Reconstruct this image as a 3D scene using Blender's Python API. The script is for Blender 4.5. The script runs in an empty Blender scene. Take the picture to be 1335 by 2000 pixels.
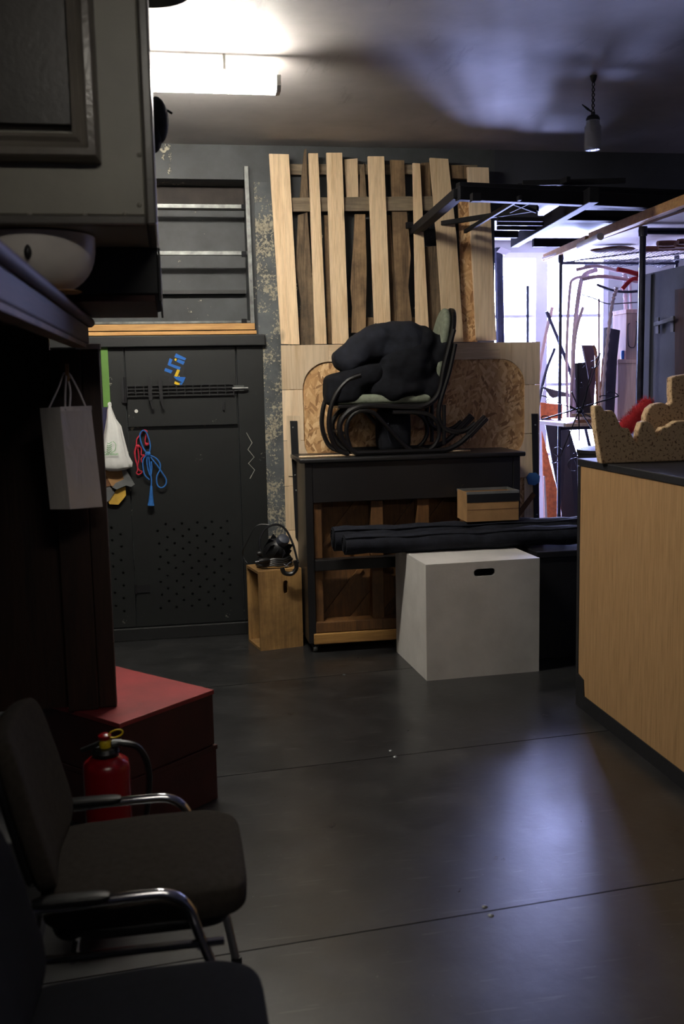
import bpy, math, random
from mathutils import Vector, Matrix
random.seed(7)
SC = bpy.context.scene
COL = SC.collection
# ------------------------------------------------------------------ camera
F, PSI, TH, RO, CH = 1944.0, math.radians(9.6), math.radians(7.5), 0.02, 1.65
FW = Vector((math.sin(PSI)*math.cos(TH), math.cos(PSI)*math.cos(TH), -math.sin(TH)))
R0 = Vector((math.cos(PSI), -math.sin(PSI), 0)); U0 = R0.cross(FW)
RR = math.cos(RO)*R0 - math.sin(RO)*U0; UU = math.sin(RO)*R0 + math.cos(RO)*U0
CP = Vector((0, 0, CH))
cam = bpy.data.cameras.new('camera'); co = bpy.data.objects.new('camera', cam); COL.objects.link(co)
co.matrix_world = Matrix(((RR.x, UU.x, -FW.x, 0), (RR.y, UU.y, -FW.y, 0), (RR.z, UU.z, -FW.z, CH), (0, 0, 0, 1)))
cam.sensor_fit = 'VERTICAL'; cam.sensor_height = 36.0; cam.sensor_width = 24.03; cam.lens = F*36/2000
cam.clip_start = 0.05
cam.dof.use_dof = True; cam.dof.focus_distance = 6.0; cam.dof.aperture_fstop = 3.6
SC.camera = co
# ------------------------------------------------------------------ world, daylight, exposure
W = bpy.data.worlds.new('sky'); SC.world = W; W.use_nodes = True
W.node_tree.nodes['Background'].inputs[0].default_value = (0.45, 0.51, 1.0, 1)
W.node_tree.nodes['Background'].inputs[1].default_value = 130.0
LAMP = 134.0          # strength of the fluorescent diffuser
FILL = 21.0          # added fill light behind the viewer, out of view
SC.view_settings.view_transform = 'Standard'; SC.view_settings.look = 'None'
SC.view_settings.gamma = 1.0; SC.view_settings.exposure = 0.0
SC.view_settings.use_curve_mapping = False
pl = bpy.data.lights.new('window_daylight', 'AREA'); pl.shape = 'RECTANGLE'; pl.size = 1.25; pl.size_y = 2.5
plo = bpy.data.objects.new('window_daylight', pl); COL.objects.link(plo)
plo.location = (3.33, 8.66, 1.6); plo.rotation_euler = (-math.pi/2, 0, 0)
pl.cycles.is_portal = True

# ------------------------------------------------------------------ photo -> place helpers
def ray(x, y): return FW + RR*((x-667.5)/F) - UU*((y-1000)/F)
def PY(x, y, Y): r = ray(x, y); return CP + r*(Y/r.y)
def PZ(x, y, z): r = ray(x, y); return CP + r*((z-CH)/r.z)
def PX(x, y, X): r = ray(x, y); return CP + r*(X/r.x)
def crop(pts, ox, oy, s): return [(ox+a/s, oy+b/s) for a, b in pts]

# ------------------------------------------------------------------ mesh builder
class MB:
    def __init__(s): s.v = []; s.f = []
    def add(s, vs, fs):
        n = len(s.v); s.v += [Vector(v) for v in vs]; s.f += [tuple(n+i for i in f) for f in fs]; return s
    def box(s, a, b):
        x0, y0, z0 = (min(a[i], b[i]) for i in range(3)); x1, y1, z1 = (max(a[i], b[i]) for i in range(3))
        return s.add([(x0,y0,z0),(x1,y0,z0),(x1,y1,z0),(x0,y1,z0),(x0,y0,z1),(x1,y0,z1),(x1,y1,z1),(x0,y1,z1)],
                     [(3,2,1,0),(4,5,6,7),(0,1,5,4),(1,2,6,5),(2,3,7,6),(3,0,4,7)])
    def obox(s, c, ax, ay, az):   # centre and three half-axis vectors
        c = Vector(c); ax, ay, az = Vector(ax), Vector(ay), Vector(az)
        P = [c+ax*i+ay*j+az*k for k in (-1,1) for i, j in ((-1,-1),(1,-1),(1,1),(-1,1))]
        fs = [(3,2,1,0),(4,5,6,7),(0,1,5,4),(1,2,6,5),(2,3,7,6),(3,0,4,7)]
        if ax.cross(ay).dot(az) < 0: fs = [f[::-1] for f in fs]
        return s.add(P, fs)
    def bar(s, p, q, w, h, up=(0,0,1)):
        p, q = Vector(p), Vector(q); d = (q-p); L = d.length; d.normalize()
        up = Vector(up)
        if abs(d.dot(up)) > .98: up = Vector((0,1,0))
        sd = d.cross(up).normalized(); u2 = sd.cross(d)
        return s.obox((p+q)/2, d*L/2, sd*w/2, u2*h/2)
    def prism(s, pts, ext):   # polygon of 3-d points, extruded by vector
        pts = [Vector(p) for p in pts]; ext = Vector(ext); n = len(pts)
        nv = Vector((0,0,0))
        for i in range(n): nv += pts[i].cross(pts[(i+1) % n])
        if nv.dot(ext) > 0: pts = pts[::-1]
        return s.add(pts+[p+ext for p in pts], [tuple(range(n)), tuple(range(2*n-1, n-1, -1))] +
                     [((i+1) % n, i, n+i, n+(i+1) % n) for i in range(n)])
    def tube(s, pts, r, n=8, closed=False, cap=True):
        pts = [Vector(p) for p in pts]; m = len(pts); rings = []
        rad = r if isinstance(r, (list, tuple)) else [r]*m
        up = None
        for i in range(m):
            a = pts[(i-1) % m] if (closed or i > 0) else pts[i]
            b = pts[(i+1) % m] if (closed or i < m-1) else pts[i]
            d = (b-a).normalized()
            if up is None:
                up = Vector((0,0,1)) if abs(d.z) < .9 else Vector((0,1,0))
            sd = d.cross(up)
            if sd.length < 1e-4: sd = d.cross(Vector((1,0,0)))
            sd.normalize(); up = sd.cross(d).normalized()
            rings.append([pts[i] + (sd*math.cos(t*2*math.pi/n) + up*math.sin(t*2*math.pi/n))*rad[i] for t in range(n)])
        vs = [v for g in rings for v in g]; fs = []
        for i in range(m if closed else m-1):
            j = (i+1) % m
            for t in range(n): fs.append((i*n+t, j*n+t, j*n+(t+1) % n, i*n+(t+1) % n))
        if not closed and cap: fs += [tuple(range(n)), tuple(range((m-1)*n+n-1, (m-1)*n-1, -1))]
        fs = [f[::-1] for f in fs]
        return s.add(vs, fs)
    def lathe(s, prof, c, axis=(0,0,1), n=20, cap=True):
        c = Vector(c); a = Vector(axis).normalized(); e = a.orthogonal().normalized(); g = a.cross(e); vs = []; fs = []
        m = len(prof)
        for r, h in prof:
            for t in range(n):
                w = t*2*math.pi/n; vs.append(c + a*h + (e*math.cos(w)+g*math.sin(w))*r)
        for i in range(m-1):
            for t in range(n): fs.append((i*n+t, i*n+(t+1) % n, (i+1)*n+(t+1) % n, (i+1)*n+t))
        if cap: fs += [tuple(range(n-1, -1, -1)), tuple(range((m-1)*n, m*n))]
        return s.add(vs, fs)
    def blob(s, c, rad, e1=1.0, e2=1.0, nu=14, nv=24, rot=None, fn=None):  # superellipsoid
        c = Vector(c); vs = []; fs = []
        def p(w, e): return math.copysign(abs(w)**e, w)
        for i in range(nu+1):
            ph = -math.pi/2 + math.pi*i/nu
            for j in range(nv):
                th = 2*math.pi*j/nv
                q = Vector((rad[0]*p(math.cos(ph), e1)*p(math.cos(th), e2), rad[1]*p(math.cos(ph), e1)*p(math.sin(th), e2), rad[2]*p(math.sin(ph), e1)))
                if fn: q = fn(q)
                if rot: q = rot @ q
                vs.append(c+q)
        for i in range(nu):
            for j in range(nv): fs.append((i*nv+j, i*nv+(j+1) % nv, (i+1)*nv+(j+1) % nv, (i+1)*nv+j))
        return s.add(vs, fs)
def slab(pxs, Y, th): return MB().prism([PY(x, y, Y) for x, y in pxs], (0, th, 0))
def crom(pts, k=6, closed=False):
    pts = [Vector(p) for p in pts]; n = len(pts); out = []
    for i in range(n if closed else n-1):
        a, b, c, d = (pts[(i-1) % n] if closed or i else pts[0]), pts[i], pts[(i+1) % n], (pts[(i+2) % n] if closed or i < n-2 else pts[-1])
        for t in range(k):
            u = t/k
            out.append(.5*((2*b)+(c-a)*u+(2*a-5*b+4*c-d)*u*u+(3*b-a-3*c+d)*u**3))
    if not closed: out.append(pts[-1])
    return out
def trace(pxs, Y, k=5, closed=False): return crom([PY(x, y, Y) for x, y in pxs], k, closed)

def mesh_obj(name, mb, m, org, smooth=False, bevel=0, seg=2):
    me = bpy.data.meshes.new(name); me.from_pydata([v-org for v in mb.v], [], mb.f); me.update()
    if smooth:
        me.polygons.foreach_set('use_smooth', [True]*len(me.polygons)); me.set_sharp_from_angle(angle=.75)
    if m: me.materials.append(m)
    o = bpy.data.objects.new(name, me); COL.objects.link(o)
    if bevel:
        b = o.modifiers.new('bevel', 'BEVEL'); b.width = bevel; b.segments = seg; b.limit_method = 'ANGLE'; b.angle_limit = .6
        if seg > 2: me.polygons.foreach_set('use_smooth', [True]*len(me.polygons))
    return o
def base(mb):
    n = len(mb.v); return Vector((sum(v.x for v in mb.v)/n, sum(v.y for v in mb.v)/n, min(v.z for v in mb.v)))
def tag(o, label, cat, group=None):
    o['label'] = label; o['category'] = cat
    if group: o['group'] = group
    return o
def thing(name, label, cat, loc, group=None):
    o = bpy.data.objects.new(name, None); COL.objects.link(o); o.location = loc; o.empty_display_size = .05
    return tag(o, label, cat, group)
def world_of(o):
    p = Vector(o.location)
    while o.parent: o = o.parent; p += Vector(o.location)
    return p
def part(name, mb, m, parent, smooth=False, bevel=0, seg=2, label=None):
    org = base(mb); o = mesh_obj(name, mb, m, org, smooth, bevel, seg)
    o.parent = parent; o.location = org - world_of(parent)
    if label: o['label'] = label
    return o
def solo(name, label, cat, mb, m, smooth=False, bevel=0, seg=2, group=None):
    org = base(mb); o = mesh_obj(name, mb, m, org, smooth, bevel, seg); o.location = org
    return tag(o, label, cat, group)
def struct(name, mb, m, bevel=0, label=None):
    org = base(mb); o = mesh_obj(name, mb, m, org, False, bevel); o.location = org; o['kind'] = 'structure'
    if label: o['label'] = label
    return o

# ------------------------------------------------------------------ materials
def lin(c): return tuple(((v/255)/12.92 if v/255 <= .04045 else ((v/255+.055)/1.055)**2.4) for v in c)
def rgba(c): return (*lin(c), 1)
class N:
    def __init__(s, name):
        s.m = bpy.data.materials.new(name); s.m.use_nodes = True; s.t = s.m.node_tree; s.b = s.t.nodes['Principled BSDF']
        s.tc = s.t.nodes.new('ShaderNodeTexCoord')
    def n(s, kind, **kw):
        x = s.t.nodes.new('ShaderNode'+kind)
        for k, v in kw.items():
            if k in x.inputs: x.inputs[k].default_value = v
            else: setattr(x, k, v)
        return x
    def l(s, a, b): s.t.links.new(a, b)
    def coords(s, scale=(1,1,1), rot=(0,0,0), shift=True):
        mp = s.n('Mapping'); mp.inputs['Scale'].default_value = scale; mp.inputs['Rotation'].default_value = rot
        s.l(s.tc.outputs['Object'], mp.inputs['Vector'])
        if shift:
            oi = s.n('ObjectInfo'); mu = s.n('Math', operation='MULTIPLY'); mu.inputs[1].default_value = 37.0
            s.l(oi.outputs['Random'], mu.inputs[0]); cx = s.n('CombineXYZ')
            for i in range(3): s.l(mu.outputs[0], cx.inputs[i])
            s.l(cx.outputs[0], mp.inputs['Location'])
        return mp.outputs[0]
    def noise(s, vec, scale, detail=4, rough=.55, dist=0):
        x = s.n('TexNoise', Scale=scale, Detail=detail, Roughness=rough, Distortion=dist); s.l(vec, x.inputs['Vector']); return x.outputs['Fac']
    def ramp(s, fac, stops):
        r = s.n('ValToRGB'); e = r.color_ramp.elements
        while len(e) < len(stops): e.new(.5)
        for i, (p, c) in enumerate(stops):
            e[i].position = p; e[i].color = c if len(c) == 4 else rgba(c)
        s.l(fac, r.inputs[0]); return r.outputs[0]
    def mix(s, f, a, b, mode='MIX'):
        x = s.n('Mix', data_type='RGBA', blend_type=mode)
        if isinstance(f, float): x.inputs[0].default_value = f
        else: s.l(f, x.inputs[0])
        for i, q in ((6, a), (7, b)):
            if isinstance(q, tuple): x.inputs[i].default_value = q if len(q) == 4 else rgba(q)
            else: s.l(q, x.inputs[i])
        return x.outputs[2]
    def bump(s, h, strength, dist=.01):
        x = s.n('Bump', Strength=strength, Distance=dist); s.l(h, x.inputs['Height']); s.l(x.outputs[0], s.b.inputs['Normal'])
    def col(s, c):
        if isinstance(c, tuple): s.b.inputs['Base Color'].default_value = c if len(c) == 4 else rgba(c)
        else: s.l(c, s.b.inputs['Base Color'])
    def rough(s, r, metal=0, spec=.5):
        if isinstance(r, (int, float)): s.b.inputs['Roughness'].default_value = r
        else: s.l(r, s.b.inputs['Roughness'])
        s.b.inputs['Metallic'].default_value = metal; s.b.inputs['Specular IOR Level'].default_value = spec
def dk(c, k): return tuple(min(255, v*k) for v in c)
def plain(name, c, rough=.6, metal=0, var=.25, scale=6, bump=.15, spec=.5, detail=5):
    q = N(name); v = q.coords((1,1,1)); f = q.noise(v, scale, detail)
    q.col(q.ramp(f, [(.3, dk(c, 1-var)), (.7, dk(c, 1+var*.6))])); q.rough(rough, metal, spec)
    if bump: q.bump(q.noise(v, scale*12, 3), bump, .004)
    return q.m
def wood(name, c1, c2, axis='z', rough=.6, gs=9, knots=.6, dirt=None):
    q = N(name); st = {'z': (1,1,.07), 'x': (.07,1,1), 'y': (1,.07,1)}[axis]
    v = q.coords(st); g = q.noise(v, gs*2.2, 6, .6, .6); fine = q.noise(v, gs*12, 3, .6)
    a = q.ramp(g, [(.32, c2), (.55, c1), (.75, dk(c1, 1.07))])
    a = q.mix(.35, a, q.ramp(fine, [(.35, dk(c2, .8)), (.6, c1)]))
    v2 = q.coords({'z': (1,1,.45), 'x': (.45,1,1), 'y': (1,.45,1)}[axis])
    vo = q.n('TexVoronoi', Scale=5.0); q.l(v2, vo.inputs['Vector'])
    k = q.ramp(vo.outputs['Distance'], [(.03, (knots,)*3+(1,)), (.12, (0,0,0,1))])
    a = q.mix(k, a, dk(c2, .55))
    if dirt:
        a = q.mix(q.ramp(q.noise(q.coords((1,1,1)), 3, 6, .7), [(.45, (0,0,0,1)), (.7, (.8,.8,.8,1))]), a, dirt)
    oi = q.n('ObjectInfo'); mr = q.n('MapRange'); mr.inputs['To Min'].default_value = .82; mr.inputs['To Max'].default_value = 1.12
    q.l(oi.outputs['Random'], mr.inputs['Value'])
    hs = q.n('HueSaturation'); q.l(mr.outputs[0], hs.inputs['Value']); q.l(a, hs.inputs['Color'])
    q.col(hs.outputs[0]); q.rough(rough); q.bump(fine, .25, .003)
    return q.m
def peel(name, c, under, amount=.62, scale=3.0, rough=.55, var=.2):
    q = N(name); v = q.coords((1,1,1), shift=False)
    big = q.noise(v, scale, 3, .5); det = q.noise(v, scale*9, 8, .7)
    ad = q.n('Math', operation='MULTIPLY_ADD'); ad.inputs[1].default_value = .55; q.l(det, ad.inputs[0]); 
    h = q.n('Math', operation='MULTIPLY'); h.inputs[1].default_value = .5; q.l(big, h.inputs[0]); q.l(h.outputs[0], ad.inputs[2])
    mask = q.ramp(ad.outputs[0], [(amount, (0,0,0,1)), (amount+.012, (1,1,1,1))])
    basec = q.ramp(q.noise(v, 4, 6, .6), [(.3, dk(c, 1-var)), (.7, dk(c, 1+var))])
    und = q.ramp(det, [(.35, dk(under, .6)), (.6, under)])
    q.col(q.mix(mask, basec, und)); q.rough(rough)
    inv = q.n('Invert'); q.l(mask, inv.inputs['Color']); q.bump(inv.outputs[0], .5, .006)
    return q.m
def emis(name, c, s):
    q = N(name); q.col((.9,.9,.9,1)); q.b.inputs['Emission Color'].default_value = rgba(c); q.b.inputs['Emission Strength'].default_value = s; return q.m

m_chip = peel('painted_wall', (60, 63, 65), (190, 184, 162), .64, 2.6)
m_pill = peel('peeling_plaster', (76, 80, 82), (168, 160, 140), .552, 6.0, .7, .35)
m_black_wall = plain('dark_wall_paint', (52, 54, 62), .6, var=.2, scale=2)
m_plaster = plain('old_white_wall', (176, 172, 168), .8, var=.12, scale=2)
q = N('ceiling_paint'); v = q.coords(shift=False)
a = q.ramp(q.noise(v, 1.1, 5, .6), [(.3, (150,146,146)), (.7, (188,184,182))])
a = q.mix(q.ramp(q.noise(q.coords((3,.5,1), shift=False), 1.6, 8, .75), [(.58, (0,0,0,1)), (.72, (.55,.55,.55,1))]), a, (96, 90, 88))
q.col(a); q.rough(.62); q.bump(q.noise(v, 14, 4), .12, .01); m_ceil = q.m
q = N('black_linoleum'); v = q.coords(shift=False)
a = q.ramp(q.noise(v, 3.2, 8, .7), [(.3, (22, 22, 23)), (.55, (41, 41, 42)), (.8, (66, 65, 63))])
sc1 = q.noise(q.coords((1,16,1), (0,0,.5), False), 5, 2, .5, .2)
a = q.mix(q.ramp(sc1, [(.66, (0,0,0,1)), (.70, (.6,.6,.6,1))]), a, (84, 82, 80))
sp = q.noise(v, 70, 2); a = q.mix(q.ramp(sp, [(.75, (0,0,0,1)), (.79, (.5,.5,.5,1))]), a, (130, 128, 122))
q.col(a); rg = q.n('MapRange'); rg.inputs['To Min'].default_value = .22; rg.inputs['To Max'].default_value = .38
q.l(q.noise(v, 6, 8, .7), rg.inputs['Value']); q.rough(rg.outputs[0], 0, .75); q.bump(q.noise(v, 11, 8, .7), .2, .005); m_floor = q.m
m_gap = plain('floor_screed', (14, 14, 14), .9)
m_pine = wood('pale_pine', (232, 204, 166), (214, 178, 134), 'z')
m_pinex = wood('pale_pine_across', (206, 158, 96), (178, 124, 66), 'x')
m_ply = wood('birch_plywood', (228, 204, 172), (212, 180, 140), 'z', knots=.15, gs=5)
m_plyx = wood('birch_plywood_across', (228, 204, 172), (212, 180, 140), 'x', knots=.15, gs=5)
m_old = wood('weathered_board', (146, 118, 86), (84, 66, 48), 'z', .8, dirt=(54, 42, 32))
m_bark = wood('bark_edged_board', (128, 108, 84), (52, 40, 30), 'z', .85, gs=14, dirt=(40, 34, 30))
m_greyplank = wood('grey_plank', (140, 124, 102), (106, 92, 74), 'x', .8, dirt=(84, 76, 64))
m_crate = wood('crate_wood', (172, 132, 78), (126, 90, 48), 'z', .65, gs=7, dirt=(94, 70, 42))
m_piano_wood = wood('piano_back_wood', (120, 82, 44), (78, 50, 26), 'z', .55, knots=.2, dirt=(52, 34, 20))
m_piano_pale = wood('piano_sill_wood', (164, 122, 66), (122, 84, 42), 'x', .55, knots=.2)
m_piano_blk = peel('worn_black_lacquer', (26, 25, 26), (96, 74, 50), .70, 5, .38)
m_brownred = wood('dark_red_brown_wood', (62, 30, 24), (36, 18, 16), 'y', .68, knots=.1)
m_brownpost = wood('dark_brown_post', (54, 34, 24), (30, 20, 15), 'z', .55, knots=.1)
q = N('oriented_strand_board'); v = q.coords(shift=False)
nz = q.n('TexNoise', Scale=2.5, Detail=2.0); q.l(v, nz.inputs['Vector'])
vm = q.n('VectorMath', operation='MULTIPLY_ADD'); vm.inputs[1].default_value = (.05,.05,.05); q.l(nz.outputs['Color'], vm.inputs[0]); q.l(v, vm.inputs[2])
cols = []
for i, rt in enumerate((.4, 1.3, 2.2)):
    m0 = q.n('Mapping'); m0.inputs['Rotation'].default_value = (0, rt, 0); q.l(vm.outputs[0], m0.inputs['Vector']); mp = q.n('Mapping'); mp.inputs['Scale'].default_value = (8, 3, 36); q.l(m0.outputs[0], mp.inputs['Vector'])
    vo = q.n('TexVoronoi', Scale=1.6); q.l(mp.outputs[0], vo.inputs['Vector']); sx = q.n('SeparateColor'); q.l(vo.outputs['Color'], sx.inputs[0]); cols.append(sx)
stops = [(0, (150, 108, 68)), (.3, (198, 152, 102)), (.7, (216, 174, 124)), (1, (234, 200, 150))]
a = q.ramp(cols[0].outputs[0], stops); 
a = q.mix(q.ramp(cols[0].outputs[1], [(.45, (0,0,0,1)), (.5, (1,1,1,1))]), a, q.ramp(cols[1].outputs[0], stops))
a = q.mix(q.ramp(cols[1].outputs[1], [(.55, (0,0,0,1)), (.6, (1,1,1,1))]), a, q.ramp(cols[2].outputs[0], stops))
q.col(a); q.rough(.65); q.bump(cols[0].outputs[0], .2, .003); m_osb = q.m
q = N('yellow_veneer'); v = q.coords((10, 10, .35), shift=False)
a = q.ramp(q.noise(v, 14, 6, .65), [(.3, (146, 110, 70)), (.5, (174, 136, 92)), (.7, (186, 150, 106))])
q.col(a); q.rough(.55); q.bump(q.noise(v, 30, 3), .12, .002); m_veneer = q.m
m_blacktrim = plain('black_edge_tape', (26, 26, 30), .55, bump=.3, scale=14)
m_blackpaint = plain('black_paint', (22, 22, 25), .5)
m_door = peel('charcoal_door_paint', (23, 25, 25), (150, 146, 134), .69, 8, .5, .16)
m_doordark = plain('door_black_trim', (26, 27, 28), .5)
m_steel = plain('grey_steel_angle', (112, 114, 112), .42, .7, scale=20)
m_blacksteel = plain('black_steel', (20, 20, 25), .7, 0, scale=20, spec=.25)
m_pipe = plain('painted_pipe', (48, 50, 68), .35, .4, scale=20)
m_wire = plain('dark_wire', (58, 58, 66), .35, .8, bump=0)
m_white = plain('white_box_paint', (206, 202, 196), .5, var=.06, scale=5, bump=.25)
m_blackfab = plain('black_cloth', (22, 23, 28), .9, var=.3, scale=30, bump=.4, spec=.15)
m_navy = plain('dark_navy_felt', (30, 32, 40), .85, var=.25, scale=18, bump=.4, spec=.2)
m_seat = plain('brown_grey_upholstery', (54, 49, 44), .95, var=.12, scale=60, bump=.5, spec=.15)
m_seat2 = plain('black_upholstery', (20, 21, 25), .95, var=.12, scale=60, bump=.5, spec=.15)
m_chrome = plain('chrome', (210, 210, 214), .12, 1.0, var=.02, bump=0)
m_plastic = plain('black_plastic', (20, 20, 21), .4, bump=0)
m_greenfab = plain('sage_velour', (120, 126, 110), .9, var=.12, scale=40, bump=.4, spec=.2)
m_bent = plain('black_bentwood', (20, 18, 18), .3, var=.2, bump=.1)
m_cab = plain('grey_beige_enamel', (128, 124, 112), .42, var=.1, scale=3)
m_cabdark = plain('grey_brown_moulding', (84, 80, 74), .3, var=.15, scale=3)
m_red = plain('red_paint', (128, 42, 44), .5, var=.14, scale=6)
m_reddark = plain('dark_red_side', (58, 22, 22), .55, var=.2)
m_extred = plain('extinguisher_red', (128, 10, 18), .25, var=.05, bump=0)
m_yellow = plain('yellow_plastic', (206, 176, 30), .4, var=.08, bump=0)
m_card = plain('cardboard', (158, 120, 78), .85, var=.1, scale=8)
m_carddark = plain('brown_cardboard', (112, 76, 50), .85, var=.1, scale=8)
m_silver = plain('grey_tape', (120, 122, 122), .4, .3, var=.15, scale=9)
m_paperbag = N('glossy_grey_paper'); _v = m_paperbag.coords(shift=False)
m_paperbag.col((206, 200, 194)); m_paperbag.rough(.2); m_paperbag.bump(m_paperbag.noise(m_paperbag.coords((1,1,.5), shift=False), 14, 3, .5, .8), .35, .02); m_paperbag = m_paperbag.m
m_plasticbag = plain('white_plastic_bag', (216, 216, 212), .35, var=.05, scale=12, bump=.3)
m_green = plain('green_strap', (96, 138, 62), .7, var=.08)
m_greenink = plain('green_ink', (70, 158, 66), .6, var=.04, bump=0)
m_redfab = plain('red_cloth', (172, 28, 36), .8, var=.15, scale=18)
m_rope_r = plain('crimson_cord', (176, 38, 58), .8, var=.12, scale=60, bump=.4)
m_rope_b = plain('blue_cord', (40, 104, 176), .8, var=.12, scale=60, bump=.4)
m_tblue = plain('blue_tape', (30, 104, 190), .45, var=.08, bump=0)
m_tyel = plain('yellow_tape', (230, 192, 30), .45, var=.06, bump=0)
m_tblk = plain('black_tape', (34, 34, 38), .45, var=.2, bump=0)
m_chalk = plain('chalk_mark', (150, 148, 140), .9, bump=0)
m_plaswhite = plain('white_papier_mache', (198, 192, 186), .8, var=.08, scale=6)
m_winframe = plain('white_window_paint', (214, 208, 208), .5, var=.04)
m_paletube = plain('pale_branch', (190, 170, 176), .7, var=.12, scale=20)
m_brownstick = plain('brown_stick', (130, 88, 66), .7, var=.2, scale=20)
m_locker = plain('blue_grey_locker', (70, 74, 86), .5, var=.14, scale=4)
m_ply2 = wood('pinkish_ply_box', (226, 196, 182), (208, 172, 156), 'z', .6, knots=.3, gs=6)
m_osbred = plain('orange_chipboard', (190, 104, 56), .8, var=.18, scale=40)
q = N('speckled_foam'); v = q.coords(shift=False)
a = q.mix(q.ramp(q.noise(v, 85, 4, .65), [(.555, (0,0,0,1)), (.60, (.9,.9,.9,1))]), (214, 182, 140), (104, 66, 42))
a = q.mix(q.ramp(q.noise(q.coords((1,1,1), (1,1,0)), 80, 2), [(.70, (0,0,0,1)), (.74, (.8,.8,.8,1))]), a, (226, 200, 150))
q.col(a); q.rough(.8); q.bump(q.noise(v, 46, 3), .4, .004); m_foam = q.m
q = N('clear_glass'); q.col((.92,.94,.96,1)); q.rough(.06); q.b.inputs['Transmission Weight'].default_value = 1; q.b.inputs['IOR'].default_value = 1.45; m_glass = q.m
q = N('frosted_jar_glass'); tr = q.n('BsdfTransparent'); ms = q.n('MixShader'); ms.inputs[0].default_value = .45; q.col((150,150,158)); q.rough(.15)
q.l(tr.outputs[0], ms.inputs[1]); q.l(q.b.outputs[0], ms.inputs[2]); q.l(ms.outputs[0], q.t.nodes['Material Output'].inputs['Surface']); m_jar = q.m
q = N('window_glass'); tr = q.n('BsdfTransparent'); gl = q.n('BsdfGlossy', Roughness=.02); ms = q.n('MixShader'); ms.inputs[0].default_value = .06
q.l(tr.outputs[0], ms.inputs[1]); q.l(gl.outputs[0], ms.inputs[2]); q.l(ms.outputs[0], q.t.nodes['Material Output'].inputs['Surface']); m_pane = q.m
m_lamp = emis('fluorescent_diffuser', (255, 249, 236), LAMP)
m_fill = emis('added_fill_glow', (255, 248, 234), FILL)
m_endcap = plain('lamp_end_cap', (222, 220, 214), .4, var=.02, bump=0)

# ================================================================== THE SETTING
CZ = 3.13; XL, XR, YN, YW, YF = -1.0, 4.7, -1.6, 6.5, 8.6
fl = struct('floor', MB().box((XL-.1, YN-.1, -.1), (XR+.1, YF+.1, -.005)), m_gap, label='black linoleum floor laid in wide sheets')
def seam(y0, x): return y0 + .088*x
ys = [-2.6, -1.24, .09, 1.41, 2.724, 4.052, 5.320, 6.62, 7.9, 9.2]
def clampy(y): return max(YN-.1, min(YF+.1, y))
for a, b in zip(ys, ys[1:]):
    pts = []
    for i in range(9):
        x = XL-.1 + (XR-XL+.2)*i/8; pts.append((x, clampy(seam(a, x)+.003), 0))
    for i in range(8, -1, -1):
        x = XL-.1 + (XR-XL+.2)*i/8; pts.append((x, clampy(seam(b, x)-.003), 0))
    if max(p[1] for p in pts)-min(p[1] for p in pts) < .02: continue
    part('floor_sheet', MB().prism(pts, (0,0,-.005)), m_floor, fl)
for x, y in ((762,1466),(771,1478),(946,1771),(958,1788),(672,1318)):
    p = PZ(x, y, 0); part('floor_screw', MB().lathe([(.010,-.004),(.010,.001),(.006,.004),(.002,.005)], p, n=10), m_steel, fl, True)
struct('ceiling', MB().box((XL-.1, YN-.1, CZ), (XR+.1, YW+.5, CZ+.1)), m_ceil, label='stained old white ceiling')
RX0, RX1, RZ0, RZ1 = -.6, .53, 2.0, 2.92
WX = 2.16
struct('wall_back', MB().box((XL, YW, 0), (WX, YW+.45, RZ0)).box((XL, YW, RZ1), (WX, YW+.45, CZ)).box((XL, YW, RZ0), (RX0, YW+.45, RZ1))
       .box((RX1, YW, RZ0), (WX, YW+.45, RZ1)).box((RX0, YW+.26, RZ0), (RX1, YW+.45, RZ1)), m_chip, label='grey painted back wall with chipped recess')
struct('trim_1', MB().box((WX, YW, 2.68), (XR, YW+.45, CZ)), m_black_wall, label='dark blue black beam over the opening')
# peeling pilaster
struct('trim_2', MB().box((.575, YW-.03, 0), (.80, YW+.01, 2.90)), m_pill, label='peeling grey plaster strip beside the door')
struct('trim_3', MB().box((RX0, YW+.235, 2.775), (RX1, YW+.259, RZ1)), plain('recess_shade_brown', (58, 50, 46), .7), label='dark brown strip as painted shade in the top of the recess')  # brown sheet stands in for the shadow under the recess top
struct('wall_left', MB().box((XL-.1, YN, 0), (XL, YF, CZ)), m_black_wall)
struct('wall_right', MB().box((XR, YN, 0), (XR+.1, YF, CZ)), m_black_wall)
struct('wall_near', MB().box((XL, YN-.1, 0), (XR, YN, CZ)), m_black_wall)
# room beyond
struct('wall_inner', MB().box((WX-.1, YW+.45, 0), (WX, YF, 2.84)), m_plaster)
struct('ceiling_inner', MB().box((WX-.1, YW+.45, 2.84), (XR, YF, 2.94)), m_plaster)
wx0, wx1, wz0, wz1 = 2.76, 3.92, .35, 2.74
struct('wall_far', MB().box((WX-.1, YF, 0), (wx0, YF+.2, 2.94)).box((wx1, YF, 0), (XR, YF+.2, 2.94)).box((wx0, YF, 0), (wx1, YF+.2, wz0)).box((wx0, YF, wz1), (wx1, YF+.2, 2.94)), m_plaster)
win = bpy.data.objects.new('window_1', None); COL.objects.link(win); win.location = (3.34, YF+.05, wz0); win['kind'] = 'structure'; win['label'] = 'bright white two casement window'
part('window_frame', MB().box((wx0, YF-.01, wz1-.05), (wx1, YF+.08, wz1)).box((wx0, YF-.01, wz0), (wx1, YF+.08, wz0+.05)).box((wx0, YF-.01, wz0+.05), (wx0+.05, YF+.08, wz1-.05)).box((wx1-.05, YF-.01, wz0+.05), (wx1, YF+.08, wz1-.05)).box((3.235, YF-.01, wz0+.05), (3.345, YF+.08, wz1-.05)), m_winframe, win)
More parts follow.
